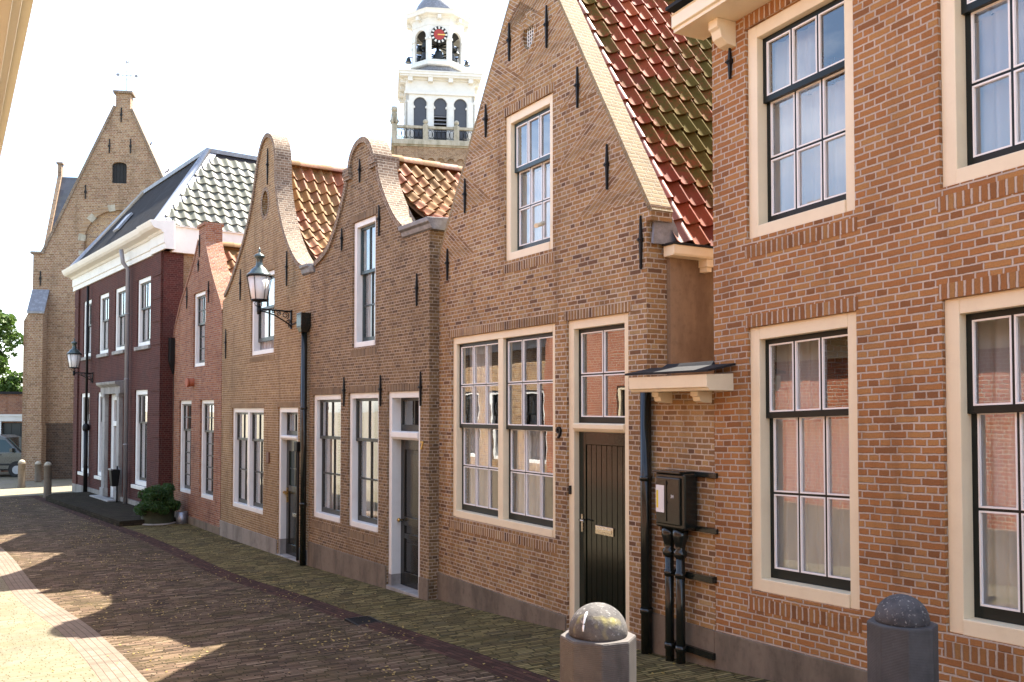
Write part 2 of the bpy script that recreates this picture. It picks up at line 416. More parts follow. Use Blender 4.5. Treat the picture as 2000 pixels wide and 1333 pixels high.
# ------------------------------------------------------------------ mesh builder
class MB:
    def __init__(s):
        s.v, s.f, s.u, s.sm = [], [], [], []

    def add(s, pts, faces, uvs=None, smooth=False):
        b = len(s.v)
        s.v += [tuple(p) for p in pts]
        for i, fc in enumerate(faces):
            s.f.append(tuple(b + k for k in fc))
            s.u.append(uvs[i] if uvs else None)
            s.sm.append(smooth)
        return s

    def box(s, x0, x1, y0, y1, z0, z1):
        x0, x1 = min(x0, x1), max(x0, x1); y0, y1 = min(y0, y1), max(y0, y1); z0, z1 = min(z0, z1), max(z0, z1)
        p = [(x, y, z) for z in (z0, z1) for y in (y0, y1) for x in (x0, x1)]
        return s.add(p, [(0, 2, 3, 1), (4, 5, 7, 6), (0, 1, 5, 4), (2, 6, 7, 3), (0, 4, 6, 2), (1, 3, 7, 5)])

    def tbox(s, c0, c1, dz, r0, r1):        # tapered box, centres c0 -> c1
        p = []
        for c, (a, b) in ((c0, r0), (c1, r1)):
            p += [(c[0] - a, c[1] - b, c[2]), (c[0] + a, c[1] - b, c[2]), (c[0] + a, c[1] + b, c[2]), (c[0] - a, c[1] + b, c[2])]
        return s.add(p, [(3, 2, 1, 0), (4, 5, 6, 7), (0, 1, 5, 4), (1, 2, 6, 5), (2, 3, 7, 6), (3, 0, 4, 7)])

    def prism(s, outline, y0, y1, holes=(), rot=None):
        loops = [list(outline)] + [list(h) for h in holes]
        tri = tessellate_polygon([[Vector((a, b, 0)) for a, b in lp] for lp in loops])
        flat = [q for lp in loops for q in lp]
        n = len(flat)
        f = rot or (lambda x, y, z: (x, y, z))
        pts = [f(a, y0, b) for a, b in flat] + [f(a, y1, b) for a, b in flat]
        fc = [tuple(t) for t in tri] + [tuple(n + k for k in reversed(t)) for t in tri]
        o = 0
        for lp in loops:
            m = len(lp)
            fc += [(o + i, o + (i + 1) % m, n + o + (i + 1) % m, n + o + i) for i in range(m)]
            o += m
        return s.add(pts, fc)

    def tube(s, path, r, n=8, cap=True):
        path = [Vector(p) for p in path]
        rs = r if isinstance(r, (list, tuple)) else [r] * len(path)
        pts, fc = [], []
        for i, p in enumerate(path):
            t = (path[min(i + 1, len(path) - 1)] - path[max(i - 1, 0)]).normalized()
            a = Vector((0, 0, 1)) if abs(t.z) < .9 else Vector((1, 0, 0))
            e1 = t.cross(a).normalized(); e2 = t.cross(e1)
            pts += [p + (e1 * math.cos(2 * math.pi * k / n) + e2 * math.sin(2 * math.pi * k / n)) * rs[i] for k in range(n)]
        for i in range(len(path) - 1):
            fc += [(i * n + k, i * n + (k + 1) % n, (i + 1) * n + (k + 1) % n, (i + 1) * n + k) for k in range(n)]
        s.add(pts, fc, smooth=True)
        if cap:
            b = len(s.v) - len(pts)
            s.f.append(tuple(b + k for k in range(n))); s.u.append(None); s.sm.append(False)
            s.f.append(tuple(b + (len(path) - 1) * n + k for k in reversed(range(n)))); s.u.append(None); s.sm.append(False)
        return s

    def lathe(s, prof, c=(0, 0, 0), n=20, smooth=True, ph=0.):
        pts, fc = [], []
        for r, z in prof:
            pts += [(c[0] + r * math.cos(ph + 2 * math.pi * k / n), c[1] + r * math.sin(ph + 2 * math.pi * k / n), c[2] + z) for k in range(n)]
        for i in range(len(prof) - 1):
            fc += [(i * n + k, i * n + (k + 1) % n, (i + 1) * n + (k + 1) % n, (i + 1) * n + k) for k in range(n)]
        s.add(pts, fc, smooth=smooth)
        b = len(s.v) - len(pts)
        if prof[0][0] > 1e-4: s.f.append(tuple(b + k for k in reversed(range(n)))); s.u.append(None); s.sm.append(False)
        if prof[-1][0] > 1e-4: s.f.append(tuple(b + (len(prof) - 1) * n + k for k in range(n))); s.u.append(None); s.sm.append(False)
        return s

    def build(s, name, mat, parent=None, xf=None, bevel=0, recalc=True, swapuv=False):
        me = bpy.data.meshes.new(name)
        vv = [xf(*p) for p in s.v] if xf else s.v
        me.from_pydata(vv, [], s.f)
        ul = me.uv_layers.new(name="UVMap")
        src = [Vector(p) for p in s.v]
        for pi, p in enumerate(me.polygons):
            p.use_smooth = s.sm[pi]
            uv = s.u[pi]
            if uv is None:
                ids = s.f[pi]
                nrm = Vector((0, 0, 0))
                for k in range(1, len(ids) - 1):
                    nrm += (src[ids[k]] - src[ids[0]]).cross(src[ids[k + 1]] - src[ids[0]])
                ax, ay, az = abs(nrm.x), abs(nrm.y), abs(nrm.z)
                if ay >= ax and ay >= az * .8: uv = [(src[k].x, src[k].z) for k in ids]
                elif ax >= az * .8: uv = [(src[k].y + .05, src[k].z) for k in ids]
                else: uv = [(src[k].x, src[k].y) for k in ids]
                if swapuv: uv = [(b, a) for a, b in uv]
            for li, q in zip(p.loop_indices, uv):
                ul.data[li].uv = q
        me.materials.append(mat)
        if recalc:
            bm = bmesh.new(); bm.from_mesh(me)
            bmesh.ops.recalc_face_normals(bm, faces=bm.faces)
            bm.to_mesh(me); bm.free()
        o = bpy.data.objects.new(name, me)
        C.objects.link(o)
        if parent: o.parent = parent
        if bevel:
            b = o.modifiers.new("bevel", 'BEVEL'); b.width = bevel; b.segments = 2; b.limit_method = 'ANGLE'
        return o


def tag(o, label, cat, group=None, kind=None):
    if label: o['label'] = label
    if cat: o['category'] = cat
    if group: o['group'] = group
    if kind: o['kind'] = kind
    return o


def thing(name, label, cat, loc=(0, 0, 0), rz=0., group=None):
    o = bpy.data.objects.new(name, None)
    o.empty_display_size = .3
    C.objects.link(o)
    o.location = loc; o.rotation_euler = (0, 0, rz)
    return tag(o, label, cat, group)


def structure(o):
    o['kind'] = 'structure'
    return o


def copy_tree(o, parent=None):
    c = o.copy(); C.objects.link(c)
    if parent: c.parent = parent
    for ch in list(o.children): copy_tree(ch, c)
    return c


def smooth_line(pts, k=6):
    out = []
    for i in range(len(pts) - 1):
        p0, p1, p2, p3 = pts[max(i - 1, 0)], pts[i], pts[i + 1], pts[min(i + 2, len(pts) - 1)]
        for j in range(k):
            t = j / k
            out.append(tuple(.5 * (2 * p1[d] + (p2[d] - p0[d]) * t + (2 * p0[d] - 5 * p1[d] + 4 * p2[d] - p3[d]) * t * t
                                   + (-p0[d] + 3 * p1[d] - 3 * p2[d] + p3[d]) * t ** 3) for d in (0, 1)))
    out.append(tuple(pts[-1]))
    return out


def text_part(name, txt, size, loc, mat, parent, depth=.008, rot=(R(90), 0, 0)):
    cu = bpy.data.curves.new(name, 'FONT')
    cu.body = txt; cu.size = size; cu.extrude = depth; cu.align_x = 'CENTER'; cu.align_y = 'CENTER'
    to = bpy.data.objects.new(name, cu)
    C.objects.link(to)
    bpy.context.view_layer.update()
    me = bpy.data.meshes.new_from_object(to.evaluated_get(bpy.context.evaluated_depsgraph_get()))
    bpy.data.objects.remove(to)
    me.materials.clear(); me.materials.append(mat)
    o = bpy.data.objects.new(name, me)
    C.objects.link(o); o.parent = parent; o.location = loc; o.rotation_euler = rot
    return o

# ------------------------------------------------------------------ ground profile and street axis
HP = [(-400, 1.6), (-8, 1.6), (0, 1.3), (3.25, .95), (6, .62), (8.5, .46), (9.9, .36), (12, .22), (16.6, .08), (22, .0), (40, -.03), (900, -.03)]
def hgt(X, Y):
    t = -.54 * X + .84 * Y
    for (a, ha), (b, hb) in zip(HP, HP[1:]):
        if t <= b:
            q = (t - a) / (b - a)
            return ha + (hb - ha) * q
    return -.03

def away(th): return Vector((-math.sin(R(th)), math.cos(R(th))))
O9 = Vector((1.889, 8.606)); O7 = Vector((-1.211, 13.487)); O5 = Vector((-3.809, 17.354)); O3 = Vector((-6.977, 22.122)); OR_ = Vector((-9.790, 25.775))
RED_END = OR_ + away(37) * 10.9
BASE = [O9 - away(29) * 20, O9 - away(29) * 8, O9, O9 + away(30.8) * 5.9, O5, O3, OR_ + away(37) * .5, RED_END, RED_END + away(37) * 9]
def base_line(k=8):
    pts = smooth_line([tuple(p) for p in BASE], k)
    res = []
    for i, p in enumerate(pts):
        a, b = Vector(pts[max(i - 1, 0)]), Vector(pts[min(i + 1, len(pts) - 1)])
        t = (b - a).normalized()
        res.append((Vector(p), Vector((-t.y, t.x))))
    return res
BL = base_line()

def strip(name, w0, w1, mat, lift, along=False, i0=0, i1=None, nw=6):
    mb = MB()
    run = 0.
    rows = []
    prev = None
    for p, n in BL[i0:i1]:
        if prev is not None: run += (p - prev).length
        prev = p
        rows.append((run, [(p + n * (w0 + (w1 - w0) * k / nw), w0 + (w1 - w0) * k / nw) for k in range(nw + 1)]))
    pts, uvs, fc = [], [], []
    for r, cells in rows:
        for q, w in cells:
            pts.append((q.x, q.y, hgt(q.x, q.y) + lift)); uvs.append((r, w) if along else (w, r))
    m = nw + 1
    for i in range(len(rows) - 1):
        for k in range(nw):
            fc.append((i * m + k, i * m + k + 1, (i + 1) * m + k + 1, (i + 1) * m + k))
    mb.add(pts, fc, [[uvs[k] for k in f] for f in fc], True)
    return structure(mb.build(name, mat))

# base ground sheet out to the horizon
gx = [-900, -400, -200, -120, -80] + [-60 + 1.5 * i for i in range(54)] + [22, 30, 45, 80, 160, 400, 900]
gy = [-400, -120, -60, -30] + [-15 + 1.5 * i for i in range(54)] + [70, 90, 140, 260, 600, 1600]
mb = MB()
pts = [(x, y, hgt(x, y) - .012) for y in gy for x in gx]
nx = len(gx)
fc = [(j * nx + i, j * nx + i + 1, (j + 1) * nx + i + 1, (j + 1) * nx + i) for j in range(len(gy) - 1) for i in range(nx - 1)]
mb.add(pts, fc, [[(pts[k][0], pts[k][1]) for k in f] for f in fc], True)
structure(mb.build('ground', M['square']))
strip('side_pavement', -.3, 1.42, M['walk'], .0, i1=56)
strip('gutter_strip', 1.42, 1.75, M['strip'], .0, along=True, i1=56, nw=2)
strip('roadway', 1.75, 4.5, M['road'], .0, i1=56)
strip('kerb_strip', 4.5, 4.88, M['strip_pink'], .0, along=True, i1=56, nw=2)
strip('opposite_pavement', 4.88, 7.4, M['walk_left'], .0, i1=56)

# ------------------------------------------------------------------ facade helpers
# local frame of a house: x to the right seen from the street, y into the building, z up; s (metres from the right corner) = -x
def rect(s0, s1, z0, z1):
    a, b = -max(s0, s1), -min(s0, s1)
    return [(a, z0), (b, z0), (b, z1), (a, z1)]

def facade(parent, outline, holes, mat, th=.3, xf=None, name='wall', y0=0.):
    """outline in (s,z)"""
    mb = MB()
    mb.prism([(-s, z) for s, z in outline], y0, y0 + th, holes)
    return mb.build(name, mat, parent, xf)

def wavy(mb, xl, xr, z0, z1, y, amp=.018, wl=.11, nz=4, seed=0):
    rr = random.Random(seed)
    amp *= 1.7
    n = max(8, int((xr - xl) / .018))
    ph = rr.random() * 6
    pts, fc = [], []
    for j in range(nz + 1):
        z = z0 + (z1 - z0) * j / nz
        for i in range(n + 1):
            x = xl + (xr - xl) * i / n
            a = amp * (.6 + .4 * (1 - j / nz)) * (math.sin(x / wl * 6.28 + ph) + .5 * math.sin(x / wl * 2.9 + 1.3 * ph + .3 * j))
            pts.append((x, y + a, z))
    for j in range(nz):
        fc += [(j * (n + 1) + i, j * (n + 1) + i + 1, (j + 1) * (n + 1) + i + 1, (j + 1) * (n + 1) + i) for i in range(n)]
    mb.add(pts, fc, smooth=True)

def sash_set(parent, xl, xr, z0, z1, y, cols, rows, sash, putty, stile=.045, bot=.07, top=.045, bar=.02, xf=None, gl='glass'):
    """one glazed sash; returns nothing, adds sash, glazing, pane parts"""
    d = .04
    mb = MB()
    mb.box(xl, xl + stile, y, y + d, z0, z1); mb.box(xr - stile, xr, y, y + d, z0, z1)
    mb.box(xl + stile, xr - stile, y, y + d, z0, z0 + bot); mb.box(xl + stile, xr - stile, y, y + d, z1 - top, z1)
    gx0, gx1, gz0, gz1 = xl + stile, xr - stile, z0 + bot, z1 - top
    xs = [gx0 + (gx1 - gx0) * i / cols for i in range(cols + 1)]
    zs = [gz0 + (gz1 - gz0) * i / rows for i in range(rows + 1)]
    for x in xs[1:-1]: mb.box(x - bar / 2, x + bar / 2, y + .004, y + d - .006, gz0, gz1)
    for z in zs[1:-1]:
        for i in range(cols):
            mb.box(xs[i] + (bar / 2 if i else 0), xs[i + 1] - (bar / 2 if i < cols - 1 else 0), y + .005, y + d - .007, z - bar / 2, z + bar / 2)
    mb.build('sash', sash, parent, xf, bevel=.002)
    if putty:
        pm = MB()
        w = .013
        for i in range(cols):
            for j in range(rows):
                a = xs[i] + (bar / 2 if i else 0); b = xs[i + 1] - (bar / 2 if i < cols - 1 else 0)
                c = zs[j] + (bar / 2 if j else 0); e = zs[j + 1] - (bar / 2 if j < rows - 1 else 0)
                pm.box(a, a + w, y + .002, y + .022, c, e); pm.box(b - w, b, y + .002, y + .022, c, e)
                pm.box(a + w, b - w, y + .002, y + .022, c, c + w); pm.box(a + w, b - w, y + .002, y + .022, e - w, e)
        pm.build('glazing_edge', M['putty'], parent, xf)
    g = MB()
    g.add([(gx0, y + .024, gz0), (gx1, y + .024, gz0), (gx1, y + .024, gz1), (gx0, y + .024, gz1)], [(0, 1, 2, 3)])
    g.build('pane', M[gl], parent, xf, recalc=False)

WSEED = [0]
def window(house, s0, s1, z0, z1, mid, cols=3, up=1, low=2, frame='cream', sash='sash_black', putty=True, fw=.10, rec=.035,
           lights=1, mull=.12, curt='full', xf=None, sill=None, room=True, label=None, opened=0., bar=.02, fixedrows=None, depth=.09, flush=False):
    WSEED[0] += 1
    xl, xr = -max(s0, s1), -min(s0, s1)
    mb = MB()
    ya, yb = rec, rec + depth + .07
    mb.box(xl, xl + fw, ya, yb, z0, z1); mb.box(xr - fw, xr, ya, yb, z0, z1)
    mb.box(xl + fw, xr - fw, ya, yb, z1 - fw, z1); mb.box(xl + fw, xr - fw, ya - .012, yb, z0, z0 + fw * .95)
    ix0, ix1, iz0, iz1 = xl + fw, xr - fw, z0 + fw * .95, z1 - fw
    wl_ = (ix1 - ix0 - (lights - 1) * mull) / lights
    for k in range(1, lights):
        a = ix0 + k * wl_ + (k - 1) * mull
        mb.box(a, a + mull, ya + .003, yb, iz0, iz1)
    o = mb.build('window', M[frame], house, xf, bevel=.006)
    if label: o['label'] = label
    for k in range(lights):
        a = ix0 + k * (wl_ + mull); b = a + wl_
        # stepped inner lining bead
        if mid is None:
            sash_set(o, a, b, iz0, iz1, rec + depth - .02, cols, fixedrows or up, M[sash], putty, xf=xf, bar=bar)
        else:
            sash_set(o, a, b, mid, iz1, rec + depth - .03, cols, up, M[sash], putty, bot=.055, xf=xf, bar=bar)
            sash_set(o, a, b, iz0 + opened, mid + .05 + opened, rec + depth + .012, cols, low, M[sash], putty, bot=.085, top=.045, xf=xf, bar=bar)
    if curt:
        yc = yb + .06
        cm = MB()
        if curt == 'full':
            wavy(cm, ix0 - .02, ix1 + .02, iz0, iz1 + .02, yc, .016, .12, seed=WSEED[0])
        elif curt == 'part':
            wavy(cm, ix0 - .02, ix1 + .02, iz0, mid - .02, yc, .016, .12, seed=WSEED[0])
            wavy(cm, ix0 - .02, ix0 + (ix1 - ix0) * .52, mid - .02, iz1, yc + .03, .02, .13, seed=WSEED[0] + 9)
        elif curt == 'low':
            wavy(cm, ix0 - .02, ix1 + .02, iz0, (mid or iz1) - .02, yc, .016, .12, seed=WSEED[0])
        elif curt == 'sides':
            w3 = (ix1 - ix0)
            wavy(cm, ix0 - .02, ix0 + w3 * .40, iz0, iz1, yc, .02, .10, seed=WSEED[0])
            wavy(cm, ix1 - w3 * .22, ix1 + .02, iz0, iz1, yc, .02, .10, seed=WSEED[0] + 50)
        elif curt == 'left':
            wavy(cm, ix0 - .02, ix0 + (ix1 - ix0) * .45, iz0, iz1, yc, .02, .11, seed=WSEED[0])
        elif curt == 'halves':
            for k in range(lights):
                a = ix0 + k * (wl_ + mull); b = a + wl_
                wavy(cm, a - .02, a + (b - a) * .55, iz0, iz1 if k == 0 else (mid or iz1), yc, .02, .10, seed=WSEED[0] + k)
        cm.build('curtain', M['curtain' if curt in ('full', 'low', 'part') else 'curtain_thick'], o, xf, recalc=False)
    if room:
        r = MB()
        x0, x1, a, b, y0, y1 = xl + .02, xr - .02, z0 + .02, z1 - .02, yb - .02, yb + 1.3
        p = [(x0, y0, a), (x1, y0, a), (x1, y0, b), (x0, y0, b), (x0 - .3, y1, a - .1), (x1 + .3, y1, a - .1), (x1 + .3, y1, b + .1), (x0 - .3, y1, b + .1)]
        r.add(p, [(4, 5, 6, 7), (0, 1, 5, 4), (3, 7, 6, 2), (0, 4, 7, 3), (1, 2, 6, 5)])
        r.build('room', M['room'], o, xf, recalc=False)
    if sill:
        sm = MB(); sm.box(xl - .06, xr + .06, -.07, rec + .05, z0 - .11, z0 - .002)
        sm.build('sill', M[sill], o, xf, bevel=.008)
    return o

def anchor(house, s, z0, z1, xf=None, proud=0.):
    mb = MB()
    x = -s
    zm = z0 + (z1 - z0) * .55
    mb.tbox((x, -.022 - proud, z0), (x, -.022 - proud, zm), 0, (.007, .012), (.014, .016))
    mb.tbox((x, -.022 - proud, zm), (x, -.022 - proud, z1), 0, (.014, .016), (.006, .010))
    mb.box(x - .022, x + .022, -.045 - proud, .02, zm - .020, zm + .020)
    mb.tube([(x - .032, -.045 - proud, zm), (x + .032, -.045 - proud, zm)], .009, 6)
    return mb.build('wall_anchor', M['iron'], house, xf)

def course(house, s0, s1, z0, z1, mat, xf=None, name='brick_course', above=None):
    """one course of bricks on edge, touching the opening it serves"""
    if above: z0, z1 = z0 + .002, z0 + .108
    else: z0, z1 = z1 - .108, z1
    mb = MB(); mb.box(-s0, -s1, -.004, .03, z0, z1)
    return mb.build(name, mat, house, xf, swapuv=True)

def plinth(house, s0, s1, z0, z1, mat, proud=.022, xf=None, holes=()):
    mb = MB()
    lo, hi = min(s0, s1), max(s0, s1)
    segs, cur = [], lo
    for a, b in sorted((min(h), max(h)) for h in holes):
        segs.append((cur, a)); cur = b
    segs.append((cur, hi))
    for a, b in segs:
        mb = MB(); mb.box(-a, -b, -proud, .1, z0, z1)
        mb.build('plinth', mat, house, xf, bevel=.006)

def tiles(house, p0, u, v, width, length, mat, tw=.205, te=.27, amp=.033, lift=.028, name='roof', mask=None, K=9, jit=.004, seed=3, sag=0., roll=.64):
    """pantiles laid from eave corner p0 along u (width) and up v (length)"""
    p0, u, v = Vector(p0), Vector(u).normalized(), Vector(v).normalized()
    n = u.cross(v).normalized()
    if n.z < 0: n = -n
    rr = random.Random(seed)
    nc, nr = int(width / tw), int(length / te)
    mb = MB()
    prof = []
    for k in range(K + 1):
        t = k / K
        prof.append((t, -amp * math.sin(math.pi * min(t / roll, 1)) if t < roll else amp * .9 * math.sin(math.pi * (t - roll) / (1 - roll))))
    for c in range(nc):
        for r in range(nr):
            if mask and not mask(c * tw + tw / 2, r * te + te / 2): continue
            j = rr.uniform(-jit, jit); sk = rr.uniform(-.006, .006)
            dz = lambda q: n * (-sag * math.sin(math.pi * min(1, q / length)))
            base = p0 + u * (c * tw) + v * (r * te) + dz(r * te)
            nxt = dz((r + 1) * te) - dz(r * te)
            lo, hi, ft = [], [], []
            for t, h in prof:
                lo.append(base + u * (t * tw + sk) + n * (h + lift + j) - v * .03)
                hi.append(base + u * (t * tw) + n * (h + j * .3) + v * (te + .01) + nxt)
                ft.append(base + u * (t * tw + sk) + n * (h + lift + j - .018) - v * .03)
            m = K + 1
            fc = [(k, k + 1, m + k + 1, m + k) for k in range(K)]
            uv = [[(c + .15 + .7 * prof[k][0], r + .2), (c + .15 + .7 * prof[k + 1][0], r + .2), (c + .15 + .7 * prof[k + 1][0], r + .8), (c + .15 + .7 * prof[k][0], r + .8)] for k in range(K)]
            mb.add(lo + hi, fc, uv, True)
            fc = [(m + k, m + k + 1, k + 1, k) for k in range(K)]
            mb.add(lo + ft, fc, [[(c + .5, r + .3)] * 4] * K, False)
    # boarding under the tiles
    a = p0 - n * .06
    for k in range(0 if mask else 8):
        q0, q1 = length * k / 8, length * (k + 1) / 8
        e0, e1 = a + v * q0 - n * sag * math.sin(math.pi * k / 8), a + v * q1 - n * sag * math.sin(math.pi * (k + 1) / 8)
        mb.add([e0, e0 + u * width, e1 + u * width, e1], [(0, 1, 2, 3)], [[(.5, .5)] * 4])
    return mb.build(name, mat, house, recalc=False)

def ridge(house, a, b, mat, r=.11, n=None, name='ridge'):
    a, b = Vector(a), Vector(b)
    L = (b - a).length; n = n or max(1, int(L / .36))
    mb = MB()
    d = (b - a) / n
    for i in range(n):
        p, q = a + d * i, a + d * (i + 1.06)
        ax = d.normalized(); side = ax.cross(Vector((0, 0, 1))).normalized(); up = side.cross(ax)
        pts = []
        for e, rr in ((p, r * 1.0), (q, r * 1.12)):
            pts += [e + side * (math.cos(math.pi * k / 8) * rr) + up * (math.sin(math.pi * k / 8) * rr) for k in range(9)]
        mb.add(pts, [(k, k + 1, 9 + k + 1, 9 + k) for k in range(8)], [[(i + .5, .5)] * 4] * 8, True)
    return mb.build(name, mat, house, recalc=False)

def coping(house, line, mat, inner=.11, proud=.035, back=.34, name='coping', swap=True, closed_out=1):
    """brick band that follows a gable line given in (s,z), from the left foot to the right foot"""
    P = [Vector((-s, z)) for s, z in line]
    out = []
    for i, p in enumerate(P):
        t = (P[min(i + 1, len(P) - 1)] - P[max(i - 1, 0)]).normalized()
        nn = Vector((-t.y, t.x))
        out.append((p, p + nn * inner * closed_out))
    mb = MB(); run = 0
    pts, fc, uv = [], [], []
    for i, (a, b) in enumerate(out):
        if i: run += (out[i][0] - out[i - 1][0]).length
        pts += [(a.x, -proud, a.y), (b.x, -proud, b.y), (b.x, back, b.y), (a.x, back, a.y)]
        if i:
            o0, o1, r0, r1 = (i - 1) * 4, i * 4, run - (out[i][0] - out[i - 1][0]).length, run
            for k, (w0, w1) in enumerate(((0, inner), (0, back + proud), (0, inner), (0, back + proud))):
                kk = (k + 1) % 4
                fc.append((o0 + k, o0 + kk, o1 + kk, o1 + k)); uv.append([(w0, r0), (w1, r0), (w1, r1), (w0, r1)])
    fc += [(3, 2, 1, 0), tuple(len(pts) - 4 + k for k in range(4))]; uv += [[(0, 0), (.1, 0), (.1, .1), (0, .1)]] * 2
    mb.add(pts, fc, uv)
    return mb.build(name, mat, house)

def body(house, s0, s1, z0, z1, depth, mat, xf=None, name='side_wall', th=.25, y0=.3):
    """side and back walls behind the facade"""
    mb = MB()
    a, b = -max(s0, s1), -min(s0, s1)
    mb.box(a, a + th, y0, depth, z0, z1); mb.box(b - th, b, y0, depth, z0, z1); mb.box(a + th, b - th, depth - th, depth, z0, z1)
    return mb.build(name, mat, house, xf)

def moulding(mb, xl, xr, y_front, prof, ret=0.):
    """horizontal moulding: prof list of (projection, z) polygon, run from xl to xr; front plane at y_front"""
    n = len(prof)
    pts = [(xl, y_front - p, z) for p, z in prof] + [(xr, y_front - p, z) for p, z in prof]
    fc = [tuple(range(n)), tuple(reversed(range(n, 2 * n)))] + [(i, (i + 1) % n, n + (i + 1) % n, n + i) for i in range(n)]
    mb.add(pts, fc)
    return mb

# ================================================================== the row of houses on the right
def house(name, label, O, th, cat='house', group=None):
    return thing(name, label, cat, (O.x, O.y, 0), R(th - 90), group)

# ------------------------------------------------------------------ nearest house (orange-brown brick)
KS = .035
shear = lambda x, y, z: (x, y, z + KS * x)
H1 = house('brick_house', 'orange-brown brick house with tall cream-framed sash windows, nearest on the right', O9, 28.3)
w1 = [(-.45, -1.66, 1.39, 3.71, 2.90), (-2.41, -3.62, 1.36, 3.69, 2.88), (-.45, -1.66, 4.50, 6.41, 5.71), (-2.41, -3.62, 4.48, 6.40, 5.70),
      (-4.60, -5.81, 1.36, 3.69, 2.88), (-4.60, -5.81, 4.48, 6.40, 5.70)]
facade(H1, [(0, -.3), (0, 6.62), (-8.5, 6.62), (-8.5, -.3)], [rect(a, b, c, d) for a, b, c, d, _ in w1], M['brick_orange'], .32, shear)
for i, (a, b, c, d, mm) in enumerate(w1):
    window(H1, a, b, c, d, mm, cols=3, up=1, low=2, frame='cream', sash='sash_black', fw=.115, rec=.03, curt='part', xf=shear, depth=.10, bar=.02)
    course(H1, a + .02, b - .02, d, d + .205, M['soldier_orange'], shear, above=1)
    course(H1, a + .02, b - .02, c - .25, c - .06, M['soldier_orange'], shear)
plinth(H1, 0, -8.5, -.3, .95, M['plinth'], xf=shear)
body(H1, 0, -8.5, -.3, 6.6, 8.0, M['brick_orange'], shear, y0=.32)
mb = MB()
moulding(mb, -.12, 8.6, 0, [(0, 6.53), (.36, 6.53), (.36, 6.56), (.385, 6.57), (.385, 6.68), (.40, 6.69), (0, 6.74)])
cor = mb.build('cornice', M['cream'], H1, shear, bevel=.004)
mb = MB(); mb.box(-.15, 8.6, -.43, .3, 6.742, 6.775); mb.build('gutter_edge', M['lead_dark'], cor, shear)
for s in (-.27, -2.05, -4.1, -6.2):
    mb = MB()
    moulding(mb, -s - .06, -s + .06, 0, [(0, 6.30), (.10, 6.31), (.17, 6.36), (.19, 6.43), (.22, 6.45), (.22, 6.528), (0, 6.528)])
    mb.build('bracket', M['cream'], cor, shear, bevel=.003)
anchor(H1, -.27, 6.02, 6.31, shear)
tiles(H1, (0, -.3, 6.80), (1, 0, 0), (0, 3.9, 3.4), 8.4, 5.1, M['tile_orange'], seed=2)
tiles(H1, (0, 8.0, 6.80), (1, 0, 0), (0, -3.9, 3.4), 8.4, 5.1, M['tile_orange'], seed=5, K=5)
for x in (0.0, 8.18):
    mb = MB()
    mb.add([(x, .0, 6.6), (x, 8.0, 6.6), (x, 3.9, 10.1), (x + .3, 0, 6.6), (x + .3, 8.0, 6.6), (x + .3, 3.9, 10.1)], [(0, 1, 2), (3, 5, 4), (0, 3, 4, 1), (1, 4, 5, 2), (2, 5, 3, 0)])
    mb.build('gable_wall', M['brick_orange'], H1)

# ------------------------------------------------------------------ alley wall with its small canopy
AW = house('alley_wall', 'low brick wall under a small cream canopy between the two nearest houses', O9, 30.8, 'wall')
mb = MB(); mb.box(-.985, -.004, 0.0, .22, .95, 3.22); mb.build('wall', M['brick_tan'], AW)
mb = MB(); mb.box(-.985, -.004, -.02, .22, -.2, .95); mb.build('plinth', M['plinth'], AW)
mb = MB()
moulding(mb, -.86, .26, 0, [(-.05, 3.17), (.30, 3.17), (.315, 3.195), (.33, 3.20), (.335, 3.315), (-.05, 3.33)])
cn = mb.build('canopy', M['cream'], AW, bevel=.004)
mb = MB()
mb.add([(-.89, -.36, 3.335), (.30, -.36, 3.335), (.30, -.02, 3.40), (-.89, -.02, 3.40), (-.89, -.36, 3.355), (.30, -.36, 3.355), (.30, -.02, 3.42), (-.89, -.02, 3.42)],
       [(3, 2, 1, 0), (4, 5, 6, 7), (0, 1, 5, 4), (1, 2, 6, 5), (2, 3, 7, 6), (3, 0, 4, 7)])
mb.add([(-.70, -.05, 3.412), (.02, -.05, 3.412), (.0, -.006, 3.455), (-.66, -.006, 3.45), (-.70, .30, 3.412), (.02, .30, 3.412), (.0, .28, 3.46), (-.66, .28, 3.455)],
       [(0, 1, 2, 3), (3, 2, 6, 7), (1, 5, 6, 2), (0, 3, 7, 4)])
mb.build('lead_flashing', M['lead_dark'], cn)
for s in (.64, .08):
    mb = MB()
    moulding(mb, -s - .05, -s + .05, 0, [(0, 3.06), (.10, 3.065), (.145, 3.08), (.155, 3.12), (.18, 3.125), (.18, 3.168), (0, 3.168)])
    mb.build('bracket', M['cream'], cn, bevel=.003)

# ------------------------------------------------------------------ number 9, the tan brick house with the pointed gable
P9a = O9
H9 = house('gabled_house', 'tan brick house with steep pointed gable, mossy red roof and dark green door', P9a, 30.8)
gl = [(.985, 5.11), (3.27, 8.98), (5.90, 5.08)]
win9 = [(5.39, 2.69, 1.475, 4.03), (3.885, 2.735, 4.92, 6.82), (2.45, 1.29, .40, 4.03)]
oval = [(-3.28 + .13 * math.cos(a), 7.73 + .215 * math.sin(a)) for a in [2 * math.pi * k / 20 for k in range(20)]]
facade(H9, [(.985, .2)] + [(.985, 5.11), (3.27, 8.98), (5.90, 5.08), (5.90, .0)], [rect(*w) for w in win9] + [oval], M['brick_tan'], .27)
mb = MB()
mb.box(-.99, -.93, .272, 7.5, .0, 4.62)
mb.build('side_wall', M['plaster_side'], H9)
mb = MB(); mb.box(-5.9, -5.7, .27, 7.5, 0, 5.0); mb.box(-5.7, -.99, 7.3, 7.5, 0, 4.7)
mb.prism([(-.99, 4.7), (-5.9, 5.0), (-3.27, 8.7)], 7.3, 7.5); mb.build('back_wall', M['brick_tan'], H9)
